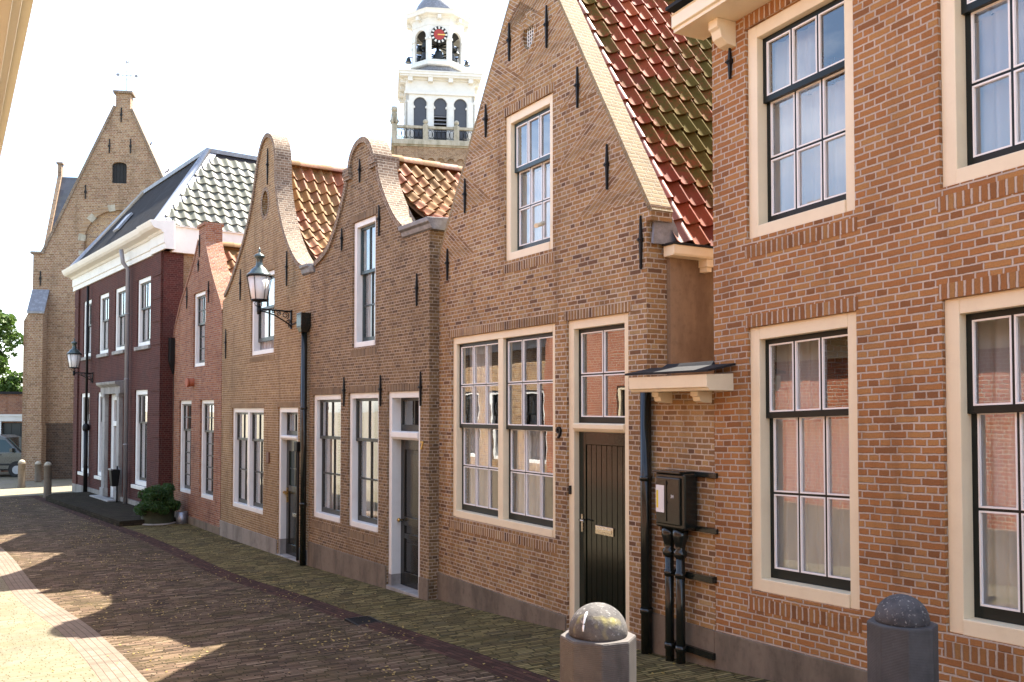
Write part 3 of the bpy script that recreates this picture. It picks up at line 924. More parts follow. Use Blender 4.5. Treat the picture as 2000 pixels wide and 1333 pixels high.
window(H9, *win9[0], 2.74, cols=3, up=2, low=2, frame='cream', sash='sash_black', fw=.10, rec=.03, lights=2, mull=.13, curt='halves', depth=.08, bar=.016)
window(H9, *win9[1], 6.07, cols=3, up=1, low=2, frame='cream', sash='sash_sky_tint', fw=.11, rec=.03, curt='low', depth=.09, bar=.018)
for s0, s1, z in ((5.45, 2.62, 4.03), (2.50, 1.24, 4.03), (3.92, 2.70, 6.82)):
    course(H9, s0, s1, z, z + .18, M['soldier_tan'], above=1)
course(H9, 5.45, 2.66, 1.475 - .24, 1.475 - .06, M['soldier_tan'])
course(H9, 3.92, 2.70, 4.92 - .22, 4.92 - .05, M['soldier_tan'])
plinth(H9, .985, 5.90, -.2, .615, M['plinth'], holes=[(2.46, 1.28)])
# door with transom light
def door_frame(H, s0, s1, z0, z1, frame, fw, rec, tz0, tz1, block=None, depth=.16, name='door_frame'):
    xl, xr = -s0, -s1
    mb = MB()
    zb = z0 + (block or 0)
    mb.box(xl, xl + fw, rec, rec + depth, zb, z1); mb.box(xr - fw, xr, rec, rec + depth, zb, z1)
    mb.box(xl + fw, xr - fw, rec, rec + depth, z1 - fw, z1)
    moulding(mb, xl + fw, xr - fw, rec, [(-depth, tz0), (-.012, tz0), (.0, tz0 + .01), (.022, tz0 + .04), (.022, tz1 - .012), (-.01, tz1), (-depth, tz1)])
    o = mb.build(name, M[frame], H, bevel=.005)
    if block:
        for ba, bb in ((xl - .002, xl + fw + .002), (xr - fw - .002, xr + .002)):
            b = MB(); b.box(ba, bb, rec - .004, rec + depth, z0 - .05, zb); b.build('plinth_block', M['stone'], o)
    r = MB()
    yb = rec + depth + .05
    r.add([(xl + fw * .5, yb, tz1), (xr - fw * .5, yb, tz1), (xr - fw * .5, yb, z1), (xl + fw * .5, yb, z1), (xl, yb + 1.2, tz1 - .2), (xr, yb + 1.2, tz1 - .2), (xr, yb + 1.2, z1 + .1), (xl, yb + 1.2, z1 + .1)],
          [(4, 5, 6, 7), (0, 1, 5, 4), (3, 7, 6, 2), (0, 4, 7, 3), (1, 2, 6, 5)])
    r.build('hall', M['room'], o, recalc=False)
    st = MB(); st.box(xl + .002, xr - .002, -.02, rec + depth, z0 - .30, z0); st.build('doorstep', M['stone'], o, bevel=.008)
    return o
df = door_frame(H9, 2.45, 1.29, .46, 4.03, 'cream', .105, .03, 2.745, 2.845)
sash_set(df, -2.345, -1.395, 2.845, 3.925, .10, 2, 2, M['sash_black'], True, bar=.018)
mb = MB()
xl, xr = -2.345, -1.395
mb.box(xl, xl + .13, .10, .145, .46, 2.745); mb.box(xr - .05, xr, .10, .145, .46, 2.745)
mb.box(xl + .13, xr - .05, .10, .145, 2.60, 2.745); mb.box(xl + .13, xr - .05, .10, .145, .46, .66)
nb = 8
for i in range(nb):
    a = xl + .13 + (xr - .05 - xl - .13) * i / nb; b = xl + .13 + (xr - .05 - xl - .13) * (i + 1) / nb
    mb.box(a + .004, b - .004, .113, .145, .66, 2.60)
mb.box(xl + .13, xr - .05, .126, .146, .66, 2.60)
d9 = mb.build('door', M['door_green'], H9, bevel=.004)
mb = MB(); mb.box(xl + .055, xl + .085, .088, .10, 1.60, 1.80); mb.tube([(xl + .07, .10, 1.735), (xl + .07, .05, 1.735), (xl + .17, .045, 1.73)], .010, 8); mb.build('handle', M['steel'], d9)
mb = MB(); mb.box(-2.03, -1.70, .098, .113, 1.605, 1.70); mb.build('letter_slot', M['steel'], d9, bevel=.004)
mb = MB(); mb.box(-2.005, -1.725, .092, .099, 1.63, 1.675); mb.build('slot_flap', M['steel'], d9, bevel=.004)
mb = MB(); mb.box(-2.425, -2.395, .005, .032, 2.02, 2.12); b = mb.build('doorbell', M['iron'], H9, bevel=.004)
text_part('house_number', '9', .20, (2 * 0 - 2.585, -.02, 2.72), M['iron'], H9, .012)
# anchors
for s, z0, z1 in ((3.73, 7.51, 8.01), (2.84, 7.38, 7.90), (2.19, 6.46, 6.94), (4.35, 6.67, 7.12), (1.63, 5.40, 5.90), (4.95, 5.75, 6.24), (5.49, 4.87, 5.33), (1.05, 4.45, 5.01)):
    anchor(H9, s, z0, z1)
# braided brick wedges along both gable edges
bw = MB()
def wedge(px, pz, ex, ez, L):
    ux, uz = ex, ez                               # along the gable edge, upward
    vx, vz = (-uz, ux) if ux > 0 else (uz, -ux)   # inward and down
    if vz > 0: vx, vz = -vx, -vz
    q = (px + ux * L, pz + uz * L)
    k = (q[1] - pz) / -vz
    r = (q[0] + vx * k, pz)
    P = [(px, pz), q, r]
    uvs = [((a - px) * vx + (b - pz) * vz + 3.1, (a - px) * ux + (b - pz) * uz + .013) for a, b in P]
    bw.add([(a, -.003, b) for a, b in P] + [(a, .02, b) for a, b in P], [(0, 2, 1), (3, 4, 5), (0, 1, 4, 3), (1, 2, 5, 4), (2, 0, 3, 5)], [uvs, uvs, [(0, 0)] * 4, [(0, 0)] * 4, [(0, 0)] * 4])
eR = Vector((-(3.27 - .985), 8.98 - 5.11)).normalized(); eL = Vector((5.90 - 3.27, 8.98 - 5.08)).normalized()
for k in range(5):
    wedge(-.985 + eR.x * (.08 + .80 * k), 5.11 + eR.y * (.08 + .80 * k), eR.x, eR.y, (.62, .62, .38, .66, .66)[k])
    wedge(-5.90 + eL.x * (.08 + .80 * k), 5.08 + eL.y * (.08 + .80 * k), eL.x, eL.y, (.66, .66, .48, .66, .66)[k])
bw.build('braided_brickwork', M['brick_tan'], H9)
# oval vent with grille
mb = MB()
ov = [(-3.28 + .185 * math.cos(a), 7.73 + .27 * math.sin(a)) for a in [2 * math.pi * k / 28 for k in range(28)]]
mb.prism(ov, -.006, .03, [oval]); mb.build('vent_ring', M['brick_tan'], H9)
mb = MB()
for i in range(-2, 3):
    x = -3.28 + i * .047; zz = .215 * math.sqrt(max(0, 1 - (i * .047 / .13) ** 2)); mb.box(x - .005, x + .005, .04, .05, 7.73 - zz, 7.73 + zz)
for i in range(-4, 5):
    z = 7.73 + i * .045; xx = .13 * math.sqrt(max(0, 1 - (i * .045 / .215) ** 2)); mb.box(-3.28 - xx, -3.28 + xx, .05, .06, z - .005, z + .005)
mb.build('vent_grille', M['white'], H9)
mb = MB(); mb.box(-3.45, -3.1, .2, .25, 7.48, 7.98); mb.build('vent_backing', M['lead_dark'], H9)
coping(H9, [(5.93, 5.04), (3.27, 8.98), (.93, 5.02)], M['brick_coping_pale'], inner=.055, proud=.004, back=.275)
mb = MB(); mb.box(-.985, -.90, -.004, .272, 4.94, 5.10); mb.build('kneeler', M['brick_tan'], H9)
# roof slopes: right slope meets the side gutter, verge tiles along the coping
va = Vector((-2.42, 0, 4.02)); vl = va.length
tiles(H9, (-.86, .50, 4.74), (0, 1, 0), va, 6.9, vl + .05, M['tile_glazed'], tw=.225, te=.30, amp=.032, lift=.042, roll=.72, K=11, jit=.009, seed=9)
tiles(H9, (-.86, .27, 4.755), (0, 1, 0), va, .235, vl + .05, M['tile_edge'], tw=.225, te=.30, amp=.030, lift=.034, seed=10, name='verge_tiles')
vb = Vector((2.62, 0, 3.78))
tiles(H9, (-5.93, .28, 4.98), (0, 1, 0), vb, 7.1, vb.length, M['tile_glazed'], K=5, tw=.225, te=.30, seed=12)
ridge(H9, (-3.28, .28, 8.76), (-3.28, 7.4, 8.76), M['tile_glazed'], .13)
mb = MB()
p = [(p_, z) for p_, z in ((0, 4.58), (.15, 4.58), (.165, 4.60), (.17, 4.69), (0, 4.69))]
pts = [(-.94 + a, .19, z) for a, z in p] + [(-.94 + a, 7.4, z) for a, z in p]
n = len(p)
mb.add(pts, [tuple(range(n)), tuple(reversed(range(n, 2 * n)))] + [(i, (i + 1) % n, n + (i + 1) % n, n + i) for i in range(n)])
gt = mb.build('side_gutter', M['cream'], H9, bevel=.004)
mb = MB(); mb.box(-.94, -.755, .17, 7.4, 4.692, 4.712); mb.build('gutter_edge', M['lead_dark'], gt)
for y in (.66, 2.0):
    mb = MB(); mb.box(-.93, -.80, y, y + .10, 4.50, 4.578); mb.box(-.93, -.82, y + .015, y + .085, 4.45, 4.50); mb.build('bracket', M['cream'], gt, bevel=.003)
mb = MB()
P = [(-.945, .03, 4.715), (-.90, .36, 4.72), (-.935, .34, 4.90), (-.965, .27, 5.06), (-.975, .17, 5.09), (-.965, .07, 4.98)]
mb.add(P + [(x + .035, y, z - .012) for x, y, z in P], [(0, 1, 2, 3, 4, 5), (11, 10, 9, 8, 7, 6)] + [(i, (i + 1) % 6, 6 + (i + 1) % 6, 6 + i) for i in range(6)])
mb.build('lead_soaker', M['lead'], H9)
mb = MB(); mb.tube([(-.915, -.075, .42), (-.915, -.075, 3.18)], .058, 14)
for z in (2.28, .95): mb.tube([(-.915, -.075, z), (-.915, -.075, z + .05)], .066, 14)
dp = mb.build('drainpipe', M['pipe_black'], H9)
mb = MB(); mb.tube([(-3.02, .05, 5.28), (-2.86, -.16, 5.20)], .028, 10); mb.build('flag_holder', M['cream'], H9)

# ------------------------------------------------------------------ meter cabinet with two conduits on the alley wall
MC = house('meter_cabinet', 'black metal meter cabinet with paper notice and two pipes on the brick alley wall', O9, 30.8, 'cabinet')
mb = MB(); mb.box(-.62, -.20, -.20, -.03, 1.86, 2.39); cab = mb.build('case', M['pipe_black'], MC, bevel=.02)
mb = MB(); mb.box(-.64, -.24, -.225, -.0, 2.388, 2.41); mb.build('lid', M['pipe_black'], MC, bevel=.004)
mb = MB(); mb.box(-.585, -.245, -.222, -.20, 1.90, 2.35); cd = mb.build('door', M['pipe_black'], MC, bevel=.012)
mb = MB(); mb.box(-.44, -.425, -.230, -.222, 1.93, 2.32); mb.tube([(-.43, -.235, 2.29), (-.43, -.222, 2.29)], .012, 8); mb.tube([(-.43, -.235, 2.11), (-.43, -.222, 2.11)], .012, 8); mb.build('latch', M['pipe_black'], cd)
mb = MB(); mb.box(-.58, -.46, -.226, -.2225, 2.01, 2.27); nt = mb.build('notice', M['paper'], MC)
mb = MB(); mb.box(-.572, -.545, -.2272, -.2262, 2.05, 2.22); mb.build('notice_stripe', M['yellow'], nt)
text_part('cabinet_number', '34', .045, (-.345, -.2235, 2.17), M['white_ink'], MC, .001)
for z in (2.385, 1.87):
    mb = MB(); mb.box(-.66, .05, -.035, -.006, z - .025, z + .025); mb.build('mounting_bar', M['pipe_black'], MC, bevel=.004)
for x in (-.52, -.36):
    mb = MB(); mb.tube([(x, -.11, .40), (x, -.11, 1.72)], .044, 12)
    pp = mb.build('conduit', M['pipe_black'], MC)
    mb = MB(); mb.lathe([(.05, 1.58), (.065, 1.60), (.065, 1.64), (.045, 1.66), (.052, 1.70), (.075, 1.78), (.075, 1.86)], (x, -.11, 0), 14); mb.build('coupling', M['pipe_black'], pp)
for z in (1.42, .72):
    mb = MB(); mb.box(-.58, .02, -.058, -.0, z - .03, z + .03)
    for x in (-.52, -.36): mb.tube([(x, -.11, z - .03), (x, -.11, z + .03)], .053, 12)
    mb.build('clamp', M['pipe_black'], MC)

# ------------------------------------------------------------------ number 7, umber brick bell gable
H7 = house('bell_gabled_house', 'umber brick house with broad rounded bell gable and grey door beside the pointed gable', O7, 33.9)
half_r = [(.80, 5.72), (.99, 5.85), (1.21, 6.04), (1.47, 6.35), (1.69, 6.70), (1.79, 7.03)]
half_l = [(2.93, 7.03), (3.00, 6.79), (3.19, 6.50), (3.44, 6.17), (3.81, 5.85), (4.40, 5.66)]
arch7 = [(1.93, 7.12), (1.97, 7.22), (2.06, 7.36), (2.22, 7.47), (2.40, 7.50), (2.58, 7.46), (2.72, 7.36), (2.79, 7.24), (2.82, 7.12)]
line7 = smooth_line(half_r, 5) + smooth_line(arch7, 4) + smooth_line(half_l, 5)
out7 = [(0, -.3), (0, 5.66), (.80, 5.68)] + line7 + [(4.66, 5.66), (4.66, -.3)]
win7 = [(4.50, 3.20, 1.01, 3.27), (2.89, 1.69, 1.01, 3.28), (2.74, 1.83, 4.05, 6.20), (1.37, .28, .10, 3.28)]
facade(H7, out7, [rect(*w) for w in win7], M['brick_umber'], .30)
body(H7, 0, 4.66, -.3, 5.4, 8.0, M['brick_umber'])
for w in win7[:2]:
    window(H7, *w, 2.46, cols=2, up=1, low=2, frame='white', sash='sash_grey', putty=False, fw=.095, rec=.035, curt='sides', depth=.10, bar=.032)
    course(H7, w[0] + .05, w[1] - .05, w[3], w[3] + .17, M['soldier_umber'], above=1)
    course(H7, w[0] + .03, w[1] - .03, w[2] - .24, w[2] - .08, M['soldier_umber'])
window(H7, *win7[2], 5.30, cols=2, up=1, low=2, frame='white', sash='sash_sky_tint', putty=False, fw=.095, rec=.035, curt='sides', depth=.10, bar=.030)
course(H7, 2.80, 1.78, 6.20, 6.37, M['soldier_umber'], above=1); course(H7, 2.80, 1.78, 3.86, 4.01, M['soldier_umber'])
course(H7, 1.44, .22, 3.28, 3.45, M['soldier_umber'], above=1)
plinth(H7, 0, 4.66, -.3, .53, M['plinth'], holes=[(1.38, .27)])
df = door_frame(H7, 1.37, .28, .24, 3.28, 'white', .10, .03, 2.53, 2.66, block=.17, depth=.24)
sash_set(df, -1.27, -.38, 2.66, 3.18, .19, 2, 1, M['sash_grey'], False, bot=.10, bar=.03)
mb = MB(); xl, xr = -1.27, -.38
mb.box(xl, xl + .12, .19, .235, .24, 2.53); mb.box(xr - .12, xr, .19, .235, .24, 2.53)
for a, b in ((2.37, 2.53), (1.18, 1.32), (.98, 1.06), (.24, .46)): mb.box(xl + .12, xr - .12, .19, .235, a, b)
mb.box(xl + .12, xr - .12, .214, .234, .46, 2.37)
d7 = mb.build('door', M['door_grey'], H7, bevel=.006)
mb = MB(); mb.box(xl + .17, xr - .17, .205, .2145, 1.38, 2.31); mb.build('door_panel', M['door_grey'], d7, bevel=.004)
mb = MB(); mb.box(xl + .17, xr - .17, .205, .2145, .52, .92); mb.build('door_panel', M['door_grey'], d7, bevel=.004)
mb = MB(); mb.lathe([(.012, 0), (.012, .04), (.03, .05), (.034, .07), (.02, .085)], (0, 0, 0), 12)
kb = mb.build('doorknob', M['brass'], d7); kb.location = (xl + .06, .19, 1.26); kb.rotation_euler = (R(90), 0, 0)
text_part('house_number', '7', .17, (-.20, -.012, 2.46), M['gold'], H7, .008)
for s, z0, z1 in ((2.43, 6.84, 7.24), (1.67, 5.81, 6.31), (3.165, 5.79, 6.18), (.365, 4.55, 5.04), (3.03, 3.05, 3.56), (1.59, 3.05, 3.55), (.235, 3.05, 3.56), (.62, 4.72, 5.22)):
    if s != .62: anchor(H7, s, z0, z1)
coping(H7, list(reversed(smooth_line(half_r, 5))), M['brick_coping'], .095, .04, .31, closed_out=1)
coping(H7, list(reversed(smooth_line(arch7, 4))), M['brick_coping'], .095, .04, .31, closed_out=1)
coping(H7, list(reversed(smooth_line(half_l, 5))), M['brick_coping'], .095, .04, .31, closed_out=1)
for s0, s1 in ((1.74, 1.98), (2.78, 3.02)):
    mb = MB(); mb.box(-s0, -s1, -.075, .38, 7.03, 7.17); mb.box(-s0 + .02, -s1 - .02, -.055, .37, 6.97, 7.03); mb.build('shoulder', M['brick_coping'], H7)
mb = MB()
moulding(mb, -.84, .10, 0, [(-.36, 5.64), (.0, 5.64), (.03, 5.66), (.05, 5.72), (.09, 5.75), (.10, 5.81), (-.36, 5.84)])
mb.build('lead_cap', M['lead'], H7, bevel=.006)
mb = MB(); moulding(mb, -4.70, -4.42, 0, [(-.36, 5.56), (.0, 5.56), (.03, 5.58), (.06, 5.66), (.07, 5.70), (-.36, 5.72)]); mb.build('lead_cap', M['lead'], H7, bevel=.006)
v7 = Vector((-2.35, 0, 1.60)); tiles(H7, (-.05, .37, 5.72), (0, 1, 0), v7, 7.0, v7.length, M['tile_orange'], seed=21, tw=.215, te=.30, amp=.042, lift=.040, sag=.20)
v7b = Vector((2.25, 0, 1.70)); tiles(H7, (-4.66, .37, 5.60), (0, 1, 0), v7b, 7.0, v7b.length, M['tile_orange'], seed=22, K=5, tw=.215, te=.30)
ridge(H7, (-2.42, .36, 7.28), (-2.42, 7.4, 7.28), M['tile_orange'], .12)
mb = MB(); mb.prism([(-.02, 5.3), (-4.64, 5.3), (-2.42, 7.2)], 7.3, 7.5); mb.build('back_gable', M['brick_umber'], H7)
# shared downpipe with hopper at the joint with number 5
mb = MB(); mb.tube([(-4.73, -.085, .06), (-4.73, -.085, 4.50)], .058, 12)
for z in (1.2, 3.0): mb.tube([(-4.73, -.085, z), (-4.73, -.085, z + .05)], .067, 12)
dp = mb.build('drainpipe', M['pipe_black'], H7)
mb = MB(); mb.tbox((-4.73, -.10, 4.45), (-4.73, -.10, 4.56), 0, (.07, .07), (.12, .10)); mb.box(-4.85, -4.61, -.20, 0, 4.56, 4.82); mb.build('hopper', M['pipe_black'], dp, bevel=.01)

# ------------------------------------------------------------------ number 5, ochre brick with the tall bell gable
H5 = house('bell_gabled_house', 'ochre brick house with tall slender bell gable behind the front wall lamp', O5, 33.6)
r5 = [(.30, 5.66), (.63, 5.80), (.97, 6.05), (1.33, 6.42), (1.62, 6.84), (1.84, 7.30), (1.97, 7.76), (1.99, 8.14), (2.06, 8.46), (2.24, 8.68), (2.56, 8.78),
      (2.86, 8.63), (3.11, 8.26), (3.33, 7.74), (3.60, 7.26), (4.00, 6.78), (4.39, 6.41), (5.00, 5.92), (5.45, 5.66)]
line5 = smooth_line(r5, 5)
win5 = [(4.86, 2.62, .77, 3.03), (3.54, 2.02, 4.18, 5.92), (1.73, .60, .0, 3.04)]
ov5 = [(-2.66 + .19 * math.cos(a), 7.40 + .27 * math.sin(a)) for a in [2 * math.pi * k / 20 for k in range(20)]]
facade(H5, [(0, -.3), (0, 5.62)] + line5 + [(5.69, 5.60), (5.69, -.3)], [rect(*w) for w in win5] + [ov5], M['brick_ochre'], .30)
body(H5, 0, 5.69, -.3, 5.4, 8.0, M['brick_ochre'])
mb = MB(); mb.prism([(-2.66 + .28 * math.cos(a), 7.40 + .36 * math.sin(a)) for a in [2 * math.pi * k / 24 for k in range(24)]], -.004, .03, [ov5]); mb.build('vent_ring', M['brick_coping'], H5)
mb = MB(); mb.box(-2.95, -2.4, .18, .22, 7.05, 7.75); mb.build('vent_backing', M['lead_dark'], H5)
window(H5, *win5[0], 2.30, cols=2, up=1, low=2, frame='white', sash='sash_grey', putty=False, fw=.10, rec=.035, lights=2, mull=.13, curt='halves', depth=.09, bar=.03)
window(H5, *win5[1], 5.15, cols=2, up=1, low=1, frame='white', sash='sash_grey', putty=False, fw=.10, rec=.035, curt='left', depth=.09, bar=.03, opened=.20)
course(H5, 4.92, 2.56, 3.03, 3.20, M['soldier_ochre'], above=1); course(H5, 1.80, .54, 3.04, 3.21, M['soldier_ochre'], above=1)
course(H5, 3.60, 1.97, 5.92, 6.08, M['soldier_ochre'], above=1); course(H5, 3.60, 1.97, 4.0, 4.14, M['soldier_ochre'])
plinth(H5, 0, 5.69, -.3, .36, M['plinth_grey'], holes=[(1.74, .59)])
df = door_frame(H5, 1.73, .60, .08, 3.04, 'white', .10, .03, 2.39, 2.48, block=.30, depth=.2)
sash_set(df, -1.63, -.70, 2.48, 2.94, .15, 2, 1, M['sash_grey'], False, bot=.09, bar=.03)
mb = MB(); xl, xr = -1.63, -.70
mb.box(xl, xl + .13, .15, .195, .08, 2.39); mb.box(xr - .13, xr, .15, .195, .08, 2.39)
for a, b in ((2.16, 2.39), (1.35, 1.47), (.08, .30)): mb.box(xl + .13, xr - .13, .15, .195, a, b)
mb.box(xl + .13, xr - .13, .172, .194, .30, 1.35); mb.box((xl + xr) / 2 - .015, (xl + xr) / 2 + .015, .16, .185, 1.47, 2.16); mb.box(xl + .13, xr - .13, .162, .184, 1.80, 1.825)
d5 = mb.build('door', M['door_grey'], H5, bevel=.005)
mb = MB(); mb.add([(xl + .13, .178, 1.47), (xr - .13, .178, 1.47), (xr - .13, .178, 2.16), (xl + .13, .178, 2.16)], [(0, 1, 2, 3)]); mb.build('door_pane', M['car_glass'], d5)
mb = MB(); mb.box(xl + .035, xl + .085, .135, .15, 1.12, 1.42); mb.tube([(xl + .06, .15, 1.30), (xl + .06, .09, 1.30), (xl + .16, .085, 1.30)], .016, 8); mb.tube([(xl - .0, .10, 1.32), (xl + .06, .10, 1.32)], .03, 8); mb.build('handle', M['brass'], d5)
mb = MB(); mb.box(xl + .32, xr - .32, .16, .172, .86, .93); mb.build('letter_slot', M['steel'], d5, bevel=.003)
mb = MB(); mb.box(-2.37, -2.21, -.03, .0, 1.89, 2.11); mb.build('plaque', M['wood_brown'], H5, bevel=.004)
for s, z0, z1 in ((2.46, 7.76, 8.54), (1.25, 5.47, 6.17), (4.27, 5.48, 6.19), (5.35, 4.2, 4.9), (.22, 4.15, 4.85), (-.30, 3.6, 4.35)):
    if s > 0: anchor(H5, s, z0, z1)
coping(H5, list(reversed(line5)), M['brick_coping'], .09, .04, .31)
mb = MB(); moulding(mb, -.36, .06, 0, [(-.36, 5.56), (.0, 5.56), (.04, 5.59), (.06, 5.67), (.09, 5.70), (.10, 5.75), (-.36, 5.78)]); mb.build('lead_cap', M['lead'], H5, bevel=.006)
v5 = Vector((-2.62, 0, 2.72)); tiles(H5, (-.08, .37, 5.60), (0, 1, 0), v5, 7.0, v5.length, M['tile_orange'], seed=31, tw=.23, te=.31, amp=.045, lift=.042, sag=.32)
v5b = Vector((2.9, 0, 2.72)); tiles(H5, (-5.62, .37, 5.60), (0, 1, 0), v5b, 7.0, v5b.length, M['tile_orange'], seed=32, K=5, tw=.23, te=.31)
ridge(H5, (-2.70, .36, 8.30), (-2.70, 7.4, 8.30), M['tile_orange'], .13)
mb = MB(); mb.prism([(-.02, 5.3), (-5.66, 5.3), (-2.70, 8.2)], 7.3, 7.5); mb.build('back_gable', M['brick_ochre'], H5)
mb = MB()
cb = [(-.42, -.015, 2.35), (-.42, -.015, 3.4), (-.39, -.015, 4.3), (-.40, -.015, 4.62)]
mb.tube(cb, .011, 6)
for z in (2.6, 3.0, 3.4, 3.8, 4.2): mb.box(-.445, -.375, -.03, 0, z, z + .02)
mb.tube([(-.40, -.02, 4.62), (-.62, -.03, 4.70), (-.93, -.03, 4.66)], .011, 6)
cbo = mb.build('lamp_cable', M['iron'], H5)
mb = MB(); mb.box(-.50, -.34, -.12, 0, 2.20, 2.38); mb.tube([(-.42, -.06, .12), (-.42, -.06, 2.22)], .030, 8); mb.build('junction_box', M['iron'], cbo, bevel=.01)

# ------------------------------------------------------------------ small red brick house
H3 = house('small_gabled_house', 'small weathered red brick house with narrow pointed gable beside the maroon mansion', O3, 34.0)
gl3 = [(0, 5.34), (.20, 5.62), (.52, 5.95), (.92, 6.40), (1.32, 6.95), (1.50, 7.25)]
gr3 = [(2.08, 7.40), (2.45, 6.95), (3.17, 6.36), (3.80, 5.90), (4.30, 5.36), (4.80, 4.62)]
win3 = [(3.88, 2.64, .76, 3.24), (1.83, .60, .76, 3.24), (2.55, 1.44, 4.11, 6.04)]
facade(H3, [(0, -.3)] + gl3 + [(1.50, 7.70), (2.10, 7.76)] + gr3 + [(4.80, -.3)], [rect(*w) for w in win3], M['brick_red'], .30)
body(H3, 0, 4.80, -.3, 4.6, 8.0, M['brick_red'])
for w in win3[:2]: window(H3, *w, 2.42, cols=2, up=2, low=5, frame='white', sash='sash_grey', putty=False, fw=.095, rec=.05, curt=None, depth=.08, bar=.028)
window(H3, *win3[2], 5.20, cols=2, up=2, low=3, frame='white', sash='sash_grey', putty=False, fw=.095, rec=.05, curt=None, depth=.08, bar=.028)
plinth(H3, 0, 4.8, -.3, .18, M['plinth'])
for s, z0, z1 in ((1.98, 6.94, 7.52), (2.07, 6.58, 6.9), (3.15, 5.71, 6.29), (1.12, 5.67, 6.22), (4.62, 4.30, 4.85)): anchor(H3, s, z0, z1)
coping(H3, list(reversed(gl3)), M['brick_red'], .07, .02, .42)
coping(H3, list(reversed(gr3)), M['brick_red'], .07, .02, .42)
mb = MB(); mb.box(-2.10, -1.51, .30, .42, 7.0, 7.70); mb.box(-2.13, -1.47, -.04, .46, 7.70, 7.78); mb.box(-1.50, -1.46, .0, .42, 7.25, 7.70); mb.build('gable_top', M['brick_red'], H3)
v3 = Vector((-1.75, 0, 1.75)); tiles(H3, (-.05, .44, 5.48), (0, 1, 0), v3, 7.0, v3.length, M['tile_orange'], seed=41, tw=.24, te=.32, amp=.05, lift=.045)
v3b = Vector((2.85, 0, 2.75)); tiles(H3, (-4.7, .44, 4.52), (0, 1, 0), v3b, 7.0, v3b.length, M['tile_orange'], seed=42, K=5, tw=.24, te=.32)
ridge(H3, (-1.82, .42, 7.24), (-1.82, 7.4, 7.24), M['tile_orange'], .13)
mb = MB(); mb.prism([(-.02, 4.5), (-4.7, 4.5), (-1.82, 7.15), (-.02, 5.4)], 7.3, 7.5); mb.build('back_gable', M['brick_red'], H3)
mb = MB(); mb.tube([(-2.48, -.16, 3.70), (-2.48, .12, 3.72)], .11, 14); mb.tube([(-2.48, -.18, 3.70), (-2.48, -.13, 3.70)], .125, 14); mb.build('flue_outlet', M['terracotta'], H3)
mb = MB(); mb.tube([(-2.85, -.16, -.1), (-2.85, -.16, .30)], .14, 14); mb.build('zinc_stub_pipe', M['zinc'], H3)

# ------------------------------------------------------------------ maroon mansion
HR = house('brick_mansion', 'maroon brick mansion with broad white cornice and dark hipped roof', OR_, 37)
L = 10.86
up = [(9.70, 8.50), (7.35, 6.05), (5.25, 4.00), (2.62, 1.22)]
lo = [(9.92, 8.58), (7.42, 6.45), (2.76, 1.42)]
holes = [rect(a, b, 4.88, 6.92) for a, b in up] + [rect(a, b, .74, 3.58) for a, b in lo] + [rect(5.85, 4.45, .10, 3.50)]
facade(HR, [(0, -.3), (0, 7.5), (L, 7.5), (L, -.3)], holes, M['brick_maroon'], .35)
for a, b in up: window(HR, a, b, 4.88, 6.92, 6.0, cols=2, up=1, low=1, frame='white', sash='sash_grey', putty=False, fw=.13, rec=.04, curt='full', depth=.08, bar=.02, sill='stone')
for a, b in lo: window(HR, a, b, .74, 3.58, 2.58, cols=2, up=1, low=1, frame='white', sash='sash_grey', putty=False, fw=.14, rec=.04, curt='low', depth=.08, bar=.02, sill='offwhite')
for s0, s1 in ((.85, .03), (L, L - .6)):
    mb = MB()
    for k in range(11):
        mb.box(-s0, -s1, -.06, .0, .25 + k * .655, .25 + k * .655 + .60)
    mb.box(-s0 + .03, -s1 - .03, -.04, .0, .25, 7.45)
    mb.build('corner_pilaster', M['brick_maroon'], HR)
plinth(HR, 0, L, -.3, .26, M['plinth_grey'], proud=.07, holes=[(6.3, 4.1)])
mb = MB(); mb.box(-.02, .02, .0, .55, -.3, 7.4); mb.build('corner_return', M['brick_maroon'], HR)
mb = MB(); mb.box(-.30, .0, .55, 9.0, -.3, 7.45); mb.box(-L, -L + .3, .35, 9.0, -.3, 7.45); mb.box(-L + .3, -.3, 8.7, 9.0, -.3, 7.45); mb.build('side_wall', M['brick_side'], HR)
mb = MB()
prof = [(-.2, 7.45), (.05, 7.45), (.05, 7.60), (.08, 7.62), (.08, 7.88), (.12, 7.90), (.16, 7.96), (.34, 8.00), (.40, 8.06), (.44, 8.14), (.46, 8.20), (-.2, 8.24)]
moulding(mb, -L - .40, .42, 0, prof)
moulding(mb, -.90, .47, -.05, prof[:11] + [(-.2, 8.25)])
cr = mb.build('cornice', M['offwhite'], HR, bevel=.004)
mb = MB()
for k in range(10): mb.box(-.86 + k * .09, -.86 + k * .09 + .05, -.20, -.10, 7.92, 7.99)
mb.build('dentils', M['offwhite'], cr)
mb = MB(); mb.box(-.1, .14, .19, 9.2, 7.43, 8.15); mb.box(-.1, .20, .19, 9.2, 8.15, 8.20); mb.build('side_fascia', M['offwhite'], HR)
